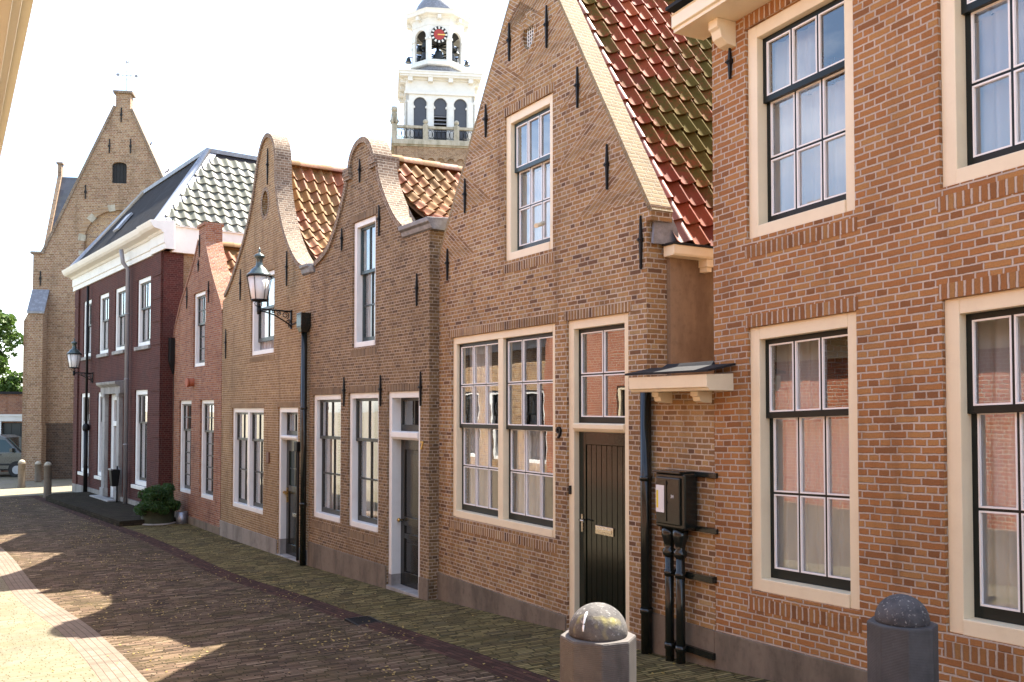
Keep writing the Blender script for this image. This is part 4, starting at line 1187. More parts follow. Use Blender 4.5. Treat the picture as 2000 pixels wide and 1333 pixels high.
# hipped roof with a flat top
ins, zt, zb = 2.15, 11.03, 8.16
x0, x1, y0, y1 = -L - .25, .15, -.25, 9.1
A, B, Cc, D = Vector((x0, y0, zb)), Vector((x1, y0, zb)), Vector((x1, y1, zb)), Vector((x0, y1, zb))
a_, b_, c_, d_ = Vector((x0 + ins, y0 + ins, zt)), Vector((x1 - ins, y0 + ins, zt)), Vector((x1 - ins, y1 - ins, zt)), Vector((x0 + ins, y1 - ins, zt))
sl = math.hypot(ins, zt - zb)
mb = MB()
for (p, q, r, s_) in ((A, B, b_, a_), (D, A, a_, d_), (Cc, D, d_, c_)):
    wd = (q - p).length
    mb.add([p, q, r, s_], [(0, 1, 2, 3)], [[(0, 0), (wd / .22, 0), ((wd - ins) / .22, sl / .2), (ins / .22, sl / .2)]])
mb.add([B, Cc, c_, b_], [(0, 1, 2, 3)], [[(.5, .5)] * 4])
mb.build('slate_roof', M['slate_dark'], HR, recalc=False)
mb = MB(); mb.box(a_.x - .08, b_.x + .08, a_.y - .08, c_.y + .08, zt - .03, zt + .10); mb.build('flat_roof', M['lead'], HR)
mk = lambda cu, cv: ins * cv / sl + .12 < cu < (y1 - y0) - ins * cv / sl - .12
tiles(HR, (x1 + .02, y0, zb + .03), (0, 1, 0), (-ins, 0, zt - zb), y1 - y0, sl - .1, M['tile_grey'], tw=.30, te=.33, amp=.030, lift=.040, seed=51, mask=mk, K=7, name='side_roof')
for p, q in ((B, b_), (A, a_)):
    mb = MB(); mb.tube([p + Vector((0, 0, .03)), q + Vector((0, 0, .05))], .10, 8)
    side = Vector((0, 1, 0))
    mb.add([p + Vector((0, 0, .06)), q + Vector((0, 0, .06)), q + Vector((0, .30, .045)), p + Vector((0, .36, .045))], [(0, 1, 2, 3)]) if p is B else None
    mb.build('hip_flashing', M['zinc'], HR, recalc=False)
rk = Vector((0, ins, zt - zb)).normalized(); rn = Vector((0, -(zt - zb), ins)).normalized()
c0 = Vector((-7.1, y0, zb)) + rk * 1.25 + rn * .03
mb = MB()
mb.add([c0 + Vector((-.35, 0, 0)), c0 + Vector((.35, 0, 0)), c0 + Vector((.35, 0, 0)) + rk * .75, c0 + Vector((-.35, 0, 0)) + rk * .75] + [q + rn * .07 for q in (c0 + Vector((-.35, 0, 0)), c0 + Vector((.35, 0, 0)), c0 + Vector((.35, 0, 0)) + rk * .75, c0 + Vector((-.35, 0, 0)) + rk * .75)],
       [(0, 1, 2, 3), (4, 5, 6, 7), (0, 1, 5, 4), (1, 2, 6, 5), (2, 3, 7, 6), (3, 0, 4, 7)])
mb.build('roof_window', M['zinc'], HR)
mb = MB(); mb.box(-9.3, -8.5, 6.2, 7.0, 9.2, 11.0); mb.box(-9.36, -8.44, 6.14, 7.06, 11.0, 11.12); ch = mb.build('chimney', M['brick_red'], HR)
for x in (-9.1, -8.7):
    mb = MB(); mb.lathe([(.15, 11.12), (.13, 11.7), (.16, 11.72), (.16, 11.8), (.10, 11.8)], (x, 6.6, 0), 12); mb.build('chimney_pot', M['terracotta'], ch)
# door with stone surround
mb = MB(); mb.box(-5.85, -5.55, .08, .35, .10, 3.50); mb.box(-4.75, -4.45, .08, .35, .10, 3.50); mb.box(-5.55, -4.75, .08, .35, 3.30, 3.50); mb.box(-5.55, -4.75, .06, .35, 2.46, 2.62)
dm = mb.build('door_frame', M['white'], HR, bevel=.008)
mb = MB(); mb.box(-5.55, -4.75, .20, .25, .10, 2.46); dd = mb.build('door', M['sash_grey'], HR)
for z0, z1 in ((.3, 1.1), (1.3, 2.3)):
    mb = MB(); mb.box(-5.43, -4.87, .185, .20, z0, z1); mb.build('door_panel', M['sash_grey'], dd, bevel=.006)
sash_set(dm, -5.55, -4.75, 2.62, 3.30, .15, 1, 1, M['sash_grey'], False)
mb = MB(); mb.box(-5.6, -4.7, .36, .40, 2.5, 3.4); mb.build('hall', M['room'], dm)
mb = MB()
for x0_, x1_ in ((-6.28, -5.86), (-4.44, -4.06)):
    mb.box(x0_, x1_, -.16, .05, .0, .42); mb.box(x0_ + .04, x1_ - .04, -.12, .05, .42, 3.40); mb.box(x0_, x1_, -.15, .05, 3.40, 3.50)
moulding(mb, -6.40, -3.95, 0, [(-.05, 3.50), (.14, 3.50), (.14, 3.72), (.18, 3.74), (.28, 3.80), (.30, 3.88), (-.05, 3.93)])
mb.build('door_surround', M['stone'], HR, bevel=.01)
mb = MB(); mb.box(-6.35, -4.0, -.45, -.17, .0, .17); mb.box(-5.85, -4.45, -.16, .2, .0, .12); mb.build('doorstep', M['stone'], HR, bevel=.01)
mb = MB(); mb.tube([(-3.20, -.13, .0), (-3.20, -.13, 7.30), (-3.20, -.28, 7.5), (-3.20, -.34, 7.9)], .065, 10)
for z in (1.9, 3.9, 5.9): mb.tube([(-3.2, -.13, z), (-3.2, -.13, z + .05)], .075, 10)
mb.build('drainpipe', M['pipe_grey'], HR)
mb = MB(); mb.tube([(-8.45, -.13, .0), (-8.45, -.13, 2.3)], .07, 10); mb.lathe([(.10, 2.25), (.12, 2.3), (.12, 2.42), (.07, 2.5)], (-8.45, -.13, 0), 10); mb.tube([(-8.45, -.13, 2.5), (-8.45, -.13, 7.35)], .045, 10); mb.build('drainpipe', M['iron'], HR)
mb = MB(); mb.box(.005, .22, .15, .5, 4.35, 5.0); mb.tbox((.11, .32, 4.0), (.11, .32, 4.35), 0, (.06, .06), (.11, .17)); mb.tube([(.11, .32, .1), (.11, .32, 4.05)], .05, 8); mb.build('drain_hopper', M['iron'], HR)

# raised paving in front of the mansion
pf = MB()
dR, nR = away(37), Vector((-math.cos(R(37)), -math.sin(R(37))))
ring = [(-1.45, .02), (-1.45, 1.45), (7.2, 1.60), (8.2, 1.2), (8.2, .02)]
pts = []
for z in (-.1, .13):
    for s, o_ in ring:
        q = OR_ + dR * s + nR * o_
        pts.append((q.x, q.y, z))
m = len(ring)
pf.add(pts, [tuple(reversed(range(m))), tuple(range(m, 2 * m))] + [(i, (i + 1) % m, m + (i + 1) % m, m + i) for i in range(m)])
structure(pf.build('raised_pavement', M['platform'], bevel=.01))

# ================================================================== wall lamps
def wall_lamp(label, O, th, s, z, off, group=None):
    q = O + away(th) * s + Vector((-math.cos(R(th)), -math.sin(R(th)))) * 0
    T = thing('wall_lamp', label, 'street lamp', (q.x, q.y, z), R(th - 90), 'lanterns on wall brackets')
    y = -off
    mb = MB()     # ornamental bracket
    mb.box(-.025, .025, -.03, 0, -.34, .03)
    mb.tube([(0, -.02, .0), (0, y + .02, .02)], .016, 8)
    mb.tube([(0, -.03, -.27), (0, -.16, -.19), (0, -.34, -.09), (0, y + .03, -.01)], .014, 8)
    def curl(cy, cz, r0, turns, sgn, ph=0):
        p = []
        for k in range(int(14 * turns) + 1):
            a = ph + sgn * k / 14 * 2 * math.pi
            r = r0 * (1 - .75 * k / (14 * turns))
            p.append((0, cy + r * math.cos(a), cz + r * math.sin(a)))
        mb.tube(p, .009, 6)
    curl(-.13, -.075, .075, 1.6, 1, -1.2); curl(-.27, -.05, .05, 1.5, -1, 2.6); curl(-.38, -.025, .032, 1.4, 1, -1); curl(-.075, -.20, .045, 1.4, -1, 1.5); curl(-.05, -.29, .03, 1.3, 1, 0)
    mb.tube([(0, y, -.09), (0, y, .06)], .038, 12); mb.tube([(0, y, .06), (0, y, .17)], .016, 8)
    for a in (0, 2.1, 4.2):
        mb.tube([(math.cos(a) * .015, y + math.sin(a) * .015, .06), (math.cos(a) * .075, y + math.sin(a) * .075, .09), (math.cos(a) * .085, y + math.sin(a) * .085, .13), (math.cos(a) * .04, y + math.sin(a) * .04, .165)], .008, 6)
    mb.build('bracket', M['iron'], T)
    mb = MB(); mb.lathe([(.0, .19), (.135, .19), (.142, .20), (.215, .64), (.0, .645)], (0, y, 0), 24); mb.build('lamp_glass', M['glass_lamp'], T)
    mb = MB(); mb.lathe([(.05, .155), (.15, .165), (.155, .20), (.14, .20)], (0, y, 0), 24)
    for k in range(6):
        a = k * math.pi / 3 + .3
        mb.tube([(.157 * math.cos(a), y + .157 * math.sin(a), .19), (.235 * math.cos(a), y + .235 * math.sin(a), .66)], .007, 6)
    mb.lathe([(.222, .635), (.245, .645), (.245, .665), (.22, .67)], (0, y, 0), 24)
    mb.build('lamp_cage', M['iron'], T)
    mb = MB(); mb.lathe([(.245, .665), (.225, .69), (.19, .72), (.15, .78), (.105, .82), (.075, .845), (.062, .90), (.062, .98), (.075, 1.0), (.105, 1.03), (.102, 1.045), (.07, 1.08), (.025, 1.10), (.012, 1.12), (.024, 1.14), (.02, 1.16), (.004, 1.22)], (0, y, 0), 24)
    mb.build('lamp_roof', M['lamp_metal'], T)
    return T
M['lamp_metal'] = paint('green_grey_lamp_metal', (.075, .10, .095), .3, .12, metal=.5)
wall_lamp('black wall lamp with opal glass and scrolled bracket on ochre brick house', O5, 33.6, .98, 4.93, .66)
wall_lamp('distant green-topped wall lamp on the corner of the maroon mansion', OR_, 37, 8.1, 4.26, .62)

# ================================================================== bollards
def big_bollard(label, X, Y, zs, r, rot, mat, cap):
    z0 = hgt(X, Y)
    T = thing('stone_bollard', label, 'bollard', (X, Y, z0), rot, 'octagonal stone bollards by the street')
    h = zs - z0
    mb = MB()
    k = 1 / math.cos(math.pi / 8)
    mb.lathe([(r * k * 1.0, -.1), (r * k * 1.0, h - .012), (r * k * .985, h)], n=8, smooth=False, ph=math.pi / 8)
    o = mb.build('shaft', mat, T, bevel=.006)
    mb = MB()
    mb.lathe([(r * .80, h - .004), (r * .83, h + .01)] + [(r * .83 * math.cos(a), h + .01 + r * .83 * .98 * math.sin(a)) for a in [math.pi / 2 * i / 10 for i in range(1, 11)]], n=32)
    mb.build('dome_cap', cap, T)
    return T
def chiselled(name, a, b):
    t = NT(name)
    o = t.obj()
    sp = t.new("ShaderNodeSeparateXYZ"); t.l.new(o, sp.inputs[0])
    ln = t.m('SINE', t.m('ADD', t.m('MULTIPLY', sp.outputs[2], 2 * math.pi / .0075), t.m('MULTIPLY', t.noise(o, 12, 3), 3)))
    n1 = t.noise(o, 5, 6, .65); n2 = t.noise(o, 45, 4, .7)
    sc = t.new("ShaderNodeMapping"); t.l.new(o, sc.inputs[0]); sc.inputs['Scale'].default_value = (9, 9, 1.4)
    streak = t.noise(sc.outputs[0], 1.0, 5, .6)
    c = t.mix(t.sstep(n1, .35, .7), a, b)
    c = t.mix(t.m('MULTIPLY', t.sstep(streak, .52, .7), .5), c, tuple(x * .45 for x in b))
    c = t.mix(t.m('MULTIPLY', t.sstep(n2, .60, .75), .5), c, tuple(x * 1.7 for x in a))
    c = t.mix(t.m('MULTIPLY', t.sstep(ln, .2, .9), .12), c, tuple(x * 1.5 for x in a))
    h = t.m('ADD', t.m('MULTIPLY', ln, .22), t.m('ADD', t.m('MULTIPLY', n2, .8), t.m('MULTIPLY', n1, 1.2)))
    return t.bsdf(c, .75, normal=t.bump(h, .55, .004), spec=.35)
M['chiselled'] = chiselled('chiselled_bluestone', (.115, .100, .088), (.068, .060, .056))
M['chiselled_dark'] = chiselled('dark_chiselled_bluestone', (.085, .085, .088), (.055, .055, .058))
def lichen(name, a, b):
    t = NT(name)
    o = t.obj()
    n1 = t.noise(o, 7, 7, .7); n2 = t.noise(o, 60, 3, .6); n3 = t.noise(o, 4.0, 3)
    c = t.mix(t.sstep(n1, .4, .65), a, b)
    c = t.mix(t.m('MULTIPLY', t.sstep(n2, .58, .7), .55), c, (.42, .41, .38))
    c = t.mix(t.m('MULTIPLY', t.sstep(n3, .60, .66), .8), c, (.40, .35, .11))
    return t.bsdf(c, .8, normal=t.bump(t.m('ADD', n1, n2), .5, .005), spec=.25)
M['cap'] = lichen('lichened_stone', (.12, .11, .10), (.060, .056, .055))
M['cap_dark'] = lichen('dark_lichened_stone', (.085, .085, .09), (.05, .05, .055))
b1 = big_bollard('octagonal stone bollard with sunlit dome standing before the green door', .343, 3.703, 2.103, .142, R(22.8), M['chiselled'], M['cap'])
b2 = big_bollard('dark octagonal stone bollard in front of the orange-brown brick house', 1.983, 4.721, 1.921, .158, R(9.7), M['chiselled_dark'], M['cap_dark'])
mb = MB()
hh = 2.103 - hgt(.343, 3.703) + .01
mb.tube([((.1205) * math.cos(R(e)) * math.cos(R(-146 - .12 * e)), (.1205) * math.cos(R(e)) * math.sin(R(-146 - .12 * e)), hh + .1185 * math.sin(R(e))) for e in range(12, 52, 3)], [.002, .003, .004, .004, .004, .004, .005, .005, .005, .006, .006, .006, .005, .003], 6)
mb.build('white_streak', M['white_ink'], b1)
def small_bollard(label, X, Y, h=1.0, r=.13):
    T = thing('round_bollard', label, 'bollard', (X, Y, hgt(X, Y)), 0, 'round stone bollards at the square')
    mb = MB(); mb.lathe([(r * 1.1, -.1), (r * 1.1, .06), (r, .09), (r, h - .12), (r * 1.1, h - .11), (r * 1.1, h - .08)], n=18); mb.build('shaft', M['plinth'], T)
    mb = MB(); mb.lathe([(r * .98, h - .08)] + [(r * .98 * math.cos(a), h - .08 + r * 1.0 * math.sin(a)) for a in [math.pi / 2 * i / 6 for i in range(1, 7)]], n=18); mb.build('dome_cap', M['stone_pale'], T)
small_bollard('round bollard nearest the silver van on the sunlit square', -19.05, 35.9, 1.03)
small_bollard('low round bollard farthest back before the church wall', -19.85, 38.7, .82)
small_bollard('brown round bollard at the tip of the raised pavement', -15.95, 31.75, 1.18, .125)

# ================================================================== small street things
g = thing('drain_grate', 'dark iron drain grate set in the dark red gutter strip', 'drain', (-1.88, 11.85, hgt(-1.88, 11.85) + .006), R(121))
mb = MB(); mb.box(-.27, .27, -.17, -.14, -.05, .006); mb.box(-.27, .27, .14, .17, -.05, .006); mb.box(-.27, -.24, -.14, .14, -.05, .006); mb.box(.24, .27, -.14, .14, -.05, .006); mb.build('frame', M['iron'], g)
mb = MB()
for k in range(11): mb.box(-.235 + k * .043, -.215 + k * .043, -.14, .14, -.045, .004)
mb.build('grate_bars', M['iron'], g)
mb = MB(); mb.box(-.24, .24, -.14, .14, -.012, -.008); mb.build('sump', M['rubber'], g)

lb = thing('wall_bin', 'black tapered litter bin beside the mansion doorway', 'bin', tuple(OR_ + dR * 3.72 + nR * .32) + (.13,), R(37 - 90))
mb = MB(); mb.tbox((0, 0, .50), (0, 0, 1.02), 0, (.10, .09), (.16, .14)); mb.build('container', M['iron'], lb, bevel=.01)
mb = MB(); mb.tube([(0, .08, 0), (0, .08, 1.12)], .025, 8); mb.build('post', M['iron'], lb)
mb = MB(); mb.box(-.17, .17, -.15, -.10, 1.0, 1.05); mb.box(-.17, .17, .10, .15, 1.0, 1.05); mb.build('rim', M['pipe_grey'], lb)

# planter and shrub
pp = Vector((-9.36, 24.46))
PT = thing('planter', 'round mossy green planter tub in front of the small red house', 'planter', (pp.x, pp.y, -.02))
mb = MB(); mb.lathe([(.40, 0), (.43, .03), (.40, .05), (.43, .40), (.47, .42), (.47, .47), (.42, .47), (.41, .38), (.0, .38)], n=28); mb.build('tub', M['planter'], PT)
mb = MB(); mb.lathe([(.46, .0), (.47, .02), (.44, .045), (.42, .045)], n=28); mb.build('base_ring', M['stone'], PT)

def leaves(name, mat, parent, lumps, n, size, seed, aspect=.55):
    rr = random.Random(seed)
    mb = MB()
    tot = sum(l[3] for l in lumps)
    for cx, cyy, cz, r, *fl in lumps:
        zf = fl[0] if fl else .8
        for _ in range(int(n * r / tot)):
            while True:
                d = Vector((rr.uniform(-1, 1), rr.uniform(-1, 1), rr.uniform(-1, 1)))
                if d.length <= 1: break
            k = d.length ** .35
            d = d.normalized() * (k * (.78 + .3 * rr.random()))
            p = Vector((cx + d.x * r, cyy + d.y * r, cz + d.z * r * zf))
            a = Vector((rr.gauss(0, 1), rr.gauss(0, 1), rr.gauss(0, .7))).normalized()
            b = a.cross(Vector((rr.gauss(0, 1), rr.gauss(0, 1), rr.gauss(0, 1)))).normalized()
            s = size * rr.uniform(.6, 1.3)
            a *= s; b *= s * aspect
            mb.add([p - a, p - a * .2 + b, p + a, p - a * .2 - b], [(0, 1, 2, 3)])
    return mb.build(name, mat, parent, recalc=False)
rr = random.Random(4)
SH = thing('potted_shrub', 'bushy green shrub spilling over the round planter tub', 'shrub', (pp.x, pp.y, .36))
lum = [(0, 0, .30, .40, .85)] + [(.36 * math.cos(a) * rr.uniform(.6, 1), .36 * math.sin(a) * rr.uniform(.6, 1), rr.uniform(.12, .56), rr.uniform(.14, .21)) for a in [k * .55 for k in range(14)]] + [(.44 * math.cos(a), .44 * math.sin(a), rr.uniform(.0, .16), rr.uniform(.13, .19)) for a in [k * .45 for k in range(14)]]
leaves('foliage', M['leaf_shrub'], SH, lum, 13000, .036, 5, .35)
mb = MB(); mb.tube([(0, 0, -.05), (.02, 0, .25), (0, .02, .55)], [.05, .04, .02], 8); mb.tube([(0, 0, .1), (.18, .1, .4)], .02, 6); mb.tube([(0, 0, .1), (-.18, -.06, .42)], .02, 6); mb.build('stem', M['bark'], SH)
SH2 = thing('evergreen_shrub', 'dark upright shrub in the corner between the maroon mansion and small red house', 'shrub', tuple(O3 + away(34) * 5.35 + Vector((-.83, -.56)) * .1) + (0,))
leaves('foliage', M['leaf_shrub'], SH2, [(0, 0, .75, .26, 1.0), (.15, 0, .55, .22, .9), (-.12, 0, .6, .2, 1)], 2600, .045, 6, .5)
mb = MB(); mb.tube([(0, 0, 0), (0, 0, .75)], [.035, .015], 6); mb.build('stem', M['bark'], SH2)

# dry petals blown over the street
rr = random.Random(11)
mb = MB()
for _ in range(5200):
    i = rr.randrange(8, 54)
    p, n = BL[i]; q, n2 = BL[i + 1]
    w = rr.gauss(2.6, .8) if rr.random() < .8 else rr.uniform(.05, 4.4)
    if w < .05 or w > 5.5: continue
    k = rr.random()
    c = p.lerp(q, k) + n.lerp(n2, k) * w
    if math.sin(c.x * 2.3 + 1.1 * c.y) + math.sin(c.y * 1.7 - c.x) + rr.gauss(0, .8) < .1: continue
    z = hgt(c.x, c.y) + .006
    s = rr.uniform(.010, .024); a = rr.uniform(0, 6.28)
    u = Vector((math.cos(a), math.sin(a), rr.uniform(-.25, .25))) * s; v = Vector((-math.sin(a), math.cos(a), rr.uniform(-.25, .25))) * s * .7
    b = Vector((c.x, c.y, z + .004))
    mb.add([b - u, b + v + Vector((0, 0, .004)), b + u, b - v], [(0, 1, 2, 3)])
pet = mb.build('fallen_petals', M['petal'], recalc=False)
tag(pet, 'yellow dry petals scattered over the brick roadway', 'petals', kind='stuff')

# ================================================================== church with gabled front
CH = thing('church', 'large old brick church gable with small black shuttered window and iron cross, left background', 'church', (-20.576, 40.154, 0), R(10))
c0 = 3.27
mb = MB()
out = [(-.36, -.2), (-.36, 9.78), (.06, 9.84), (1.59, 13.52), (2.96, 16.5), (2.96, 17.1), (3.58, 17.1), (3.58, 16.4), (4.95, 13.3), (6.5, 9.84), (6.95, 9.78), (6.95, -.2)]
hole = [(2.84, 13.05), (3.46, 13.05), (3.46, 13.85)] + [(3.15 + .31 * math.cos(a), 13.85 + .16 * math.sin(a)) for a in [math.pi * k / 8 for k in range(1, 8)]] + [(2.84, 13.85)]
arch = [(1.72, 5.0), (4.6, 5.0), (4.6, 10.4)] + [(3.16 + 1.44 * math.cos(a), 10.4 + 1.46 * math.sin(a)) for a in [math.pi * k / 14 for k in range(1, 14)]] + [(1.72, 10.4)]
mb.prism(out, 0, .5, [hole, arch]); mb.build('gable_wall', M['brick_church'], CH)
mb = MB(); mb.box(1.6, 4.7, .12, .35, 4.9, 12.0); mb.build('blind_arch', M['brick_tan'], CH)
mb = MB()
for k in range(15):
    a0 = math.pi * k / 15; a1 = math.pi * (k + .9) / 15
    P = [(3.16 + r * math.cos(a), 10.4 + r * 1.01 * math.sin(a)) for r, a in ((1.45, a0), (1.75, a0), (1.75, a1), (1.45, a1))]
    if k in (8, 11, 14): mb.prism([(3.16 + (x - 3.16) * .97, 10.4 + (z - 10.4) * .97) for x, z in P], -.015, .1)
for z in (5.5, 6.6, 7.7, 8.8, 9.8): mb.box(1.50, 1.73, -.015, .1, z, z + .20)
mb.build('arch_stones', M['stone_pale'], CH)
ca = [(3.16 + 1.62 * math.cos(math.pi * k / 20), 10.4 + 1.64 * math.sin(math.pi * k / 20)) for k in range(21)]
mb = MB(); mb.prism([(3.16 + 1.45 * math.cos(math.pi * k / 20), 10.4 + 1.47 * math.sin(math.pi * k / 20)) for k in range(21)] + [(3.16 + 1.70 * math.cos(math.pi * k / 20), 10.4 + 1.72 * math.sin(math.pi * k / 20)) for k in range(20, -1, -1)], -.006, .1); mb.build('arch_ring', M['soldier_tan'], CH)
mb = MB(); mb.box(2.80, 3.5, .15, .2, 13.0, 14.1)
for k in range(4): mb.box(2.86 + k * .15, 2.99 + k * .15, .13, .15, 13.05, 14.02)
mb.build('shutter', M['rubber'], CH)
mb = MB(); mb.box(-.4, 1.42, -.03, .0, -.2, 2.40); mb.box(1.42, 7.0, -.03, .0, -.2, 2.38); mb.build('sooty_base', M['brick_church_dark'], CH)
mb = MB()
for s0, s1 in (((.06, 9.84), (2.96, 16.5)), ((3.58, 16.4), (6.5, 9.84))):
    d = Vector((s1[0] - s0[0], s1[1] - s0[1])).normalized(); nn = Vector((-d.y, d.x))
    mb.prism([s0, s1, (s1[0] + nn.x * .10, s1[1] + nn.y * .10), (s0[0] + nn.x * .10, s0[1] + nn.y * .10)], -.05, .55)
mb.box(2.86, 3.68, -.1, .6, 17.1, 17.2); mb.box(-.46, .1, -.08, .6, 9.80, 9.90)
mb.build('coping', M['brick_coping'], CH)
for s, z0, z1 in ((3.2, 15.8, 16.45), (2.72, 14.38, 15.02), (3.61, 14.42, 15.06), (1.75, 12.3, 12.92), (-.05, 8.4, 9.05)):
    mb = MB(); mb.box(s - .022, s + .022, -.04, 0, z0, z1); mb.box(s - .045, s + .045, -.05, 0, (z0 + z1) / 2 - .05, (z0 + z1) / 2 + .05); mb.build('wall_anchor', M['iron'], CH)
mb = MB()
mb.tube([(3.33, .25, 17.2), (3.37, .25, 18.75)], .016, 6); mb.tube([(2.86, .25, 18.02), (3.87, .25, 17.99)], .016, 6)
mb.tube([(3.36 + .2 * math.cos(a), .25, 18.0 + .2 * math.sin(a)) for a in [math.pi / 2 * k for k in range(5)]], .013, 6)
for q in ((3.37, .25, 18.6), (2.98, .25, 18.02), (3.76, .25, 18.0)): mb.box(q[0] - .06, q[0] + .06, .24, .26, q[2] - .06, q[2] + .06)
mb.build('iron_cross', M['pipe_grey'], CH)
for x in (-.12, 6.7):
    mb = MB()
    mb.add([(x - .22, 0, -.2), (x + .38, 0, -.2), (x + .38, -.6, -.2), (x - .22, -.6, -.2), (x - .22, 0, 8.1), (x + .38, 0, 8.1), (x + .38, -.6, 7.2), (x - .22, -.6, 7.2)],
           [(0, 1, 2, 3), (4, 7, 6, 5), (0, 3, 7, 4), (3, 2, 6, 7), (2, 1, 5, 6), (1, 0, 4, 5)])
    bt = mb.build('buttress', M['brick_church'], CH)
    mb = MB()
    mb.add([(x - .25, -.0, 8.24), (x + .45, -.0, 8.24), (x + .45, -.66, 7.22), (x - .25, -.66, 7.22), (x - .25, -.0, 8.15), (x + .45, -.0, 8.15), (x + .45, -.66, 7.13), (x - .25, -.66, 7.13)],
           [(0, 1, 2, 3), (7, 6, 5, 4), (0, 3, 7, 4), (3, 2, 6, 7), (2, 1, 5, 6), (1, 0, 4, 5)])
    mb.build('lead_cap', M['lead'], bt)
    mb = MB(); mb.box(x - .26, x + .42, -.66, 0, -.2, 2.3); mb.build('base_course', M['brick_church'], bt)
mb = MB()
mb.add([(-.36, .5, -.2), (-.86, .5, -.2), (-.86, .5, 6.9), (-.36, .5, 7.9), (-.36, 12, -.2), (-.86, 12, -.2), (-.86, 12, 6.9), (-.36, 12, 7.9)],
       [(0, 1, 2, 3), (7, 6, 5, 4), (0, 4, 5, 1), (1, 5, 6, 2), (2, 6, 7, 3), (3, 7, 4, 0)])
mb.build('side_aisle_wall', M['brick_church'], CH)
mb = MB(); mb.box(-.3, .1, .5, 12, -.2, 9.7); mb.box(6.5, 6.9, .5, 18, -.2, 9.7); mb.build('side_wall', M['brick_church'], CH)
mb = MB()
for xa, xb in ((-.3, 3.27), (6.9, 3.27)):
    nrow = 26
    a, b = Vector((xa, .4, 9.75)), Vector((xb, .4, 16.55))
    mb.add([a, (xa, 20, 9.75), (xb, 20, 16.55), b], [(0, 1, 2, 3)], [[(0, 0), (60, 0), (60, 30), (0, 30)]])
mb.build('nave_roof', M['church_slate'], CH, recalc=False)
mb = MB()
for i in range(3):
    for j in range(3): pass
rd = Vector((6.9 - 3.27, 0, 9.75 - 16.55)).normalized()
for y, k in ((1.6, 1.5), (2.2, 3.0), (2.8, 4.5), (4, 2.2)):
    q = Vector((3.27, y, 16.55)) + rd * k
    mb.tube([q, q + Vector((.14, 0, .06)), q + Vector((.2, 0, .18))], .03, 6)
mb.build('roof_hook', M['lead_dark'], CH)
# choir roof seen behind, left
mb = MB()
mb.add([(-1.75, 6.5, 11.0), (3, 6.5, 11.0), (3, 8.7, 15.3), (-1.75, 8.7, 15.3), (3, 10.9, 11.0), (-1.75, 10.9, 11.0)], [(0, 1, 2, 3), (3, 2, 4, 5)], [[(0, 0), (22, 0), (22, 22), (0, 22)], [(0, 22), (22, 22), (22, 0), (0, 0)]])
mb.build('choir_roof', M['slate'], CH, recalc=False)
mb = MB(); mb.box(-1.6, 2.9, 6.8, 10.6, -.2, 10.9)
f = lambda x, y, z: (-1.75 - y, x, z)
mb.prism([(6.4, 11.0), (8.55, 15.35), (8.55, 15.95), (8.85, 15.95), (8.85, 15.35), (11.0, 11.0)], 0, .18, rot=f)
mb.box(-2.0, -1.68, 8.5, 8.9, 15.95, 16.04)
mb.build('choir_gable', M['brick_church'], CH)

# ================================================================== tower
TW = thing('church_tower', 'white wooden belfry with clock and bells on a brick tower behind the roofs', 'tower', (-7.867, 59, 0), R(8))
cx, cyy = 3.26, 2.7
mb = MB(); mb.box(cx - 2.85, cx + 2.85, cyy - 2.85, cyy + 2.85, -.2, 19.95); mb.build('brick_shaft', M['brick_church'], TW)
mb = MB()
for side in range(4):
    f = lambda x, y, z, a=side * math.pi / 2: (cx + (x * math.cos(a) - y * math.sin(a)), cyy + (x * math.sin(a) + y * math.cos(a)), z)
    n = 9; w = 5.7 / n
    for k in range(n):
        xc = -2.85 + w * (k + .5)
        arcp = [(xc - w / 2, 19.60), (xc - w / 2, 19.0)] + [(xc - w / 2 + .07 + 0, 19.0)] + [(xc - (w / 2 - .07) * math.cos(t), 19.0 + (w / 2 - .07) * math.sin(t)) for t in [math.pi * q / 8 for q in range(1, 8)]] + [(xc + w / 2 - .07, 19.0), (xc + w / 2, 19.0), (xc + w / 2, 19.60)]
        mb.prism(arcp, -3.0, -2.86, rot=f)
    mb.prism([(-2.85, 19.60), (2.85, 19.60), (2.85, 19.95), (-2.85, 19.95)], -3.0, -2.86, rot=f)
mb.build('arcaded_frieze', M['brick_church'], TW)
mb = MB(); mb.box(cx - 3.2, cx + 3.2, cyy - 3.2, cyy + 3.2, 20.05, 20.38); mb.box(cx - 3.08, cx + 3.08, cyy - 3.08, cyy + 3.08, 19.95, 20.05); mb.build('gallery_floor', M['stone_pale'], TW)
mb = MB()
for sgn in (-1, 1):
    mb.box(cx - 3.12, cx + 3.12, cyy + sgn * 3.0 - .11, cyy + sgn * 3.0 + .11, 21.12, 21.28)
    mb.box(cx + sgn * 3.0 - .11, cx + sgn * 3.0 + .11, cyy - 2.89, cyy + 2.89, 21.12, 21.28)
rail = mb.build('gallery_rail', M['stone_pale'], TW)
for px, py in [(-3, -3), (-1, -3), (1, -3), (3, -3), (-3, 3), (3, 3), (-3, -1), (-3, 1), (3, -1), (3, 1)]:
    mb = MB(); mb.box(cx + px - .17, cx + px + .17, cyy + py - .17, cyy + py + .17, 20.38, 21.36)
    if abs(px) < 3 or abs(py) < 3:
        mb.lathe([(.08, 21.36), (.10, 21.42)] + [(.17 * math.cos(a), 21.58 + .17 * math.sin(a)) for a in [-1.2 + .3 * k for k in range(9)]], (cx + px, cyy + py, 0), 14)
    mb.build('pedestal', M['stone_pale'], rail)
mb = MB()
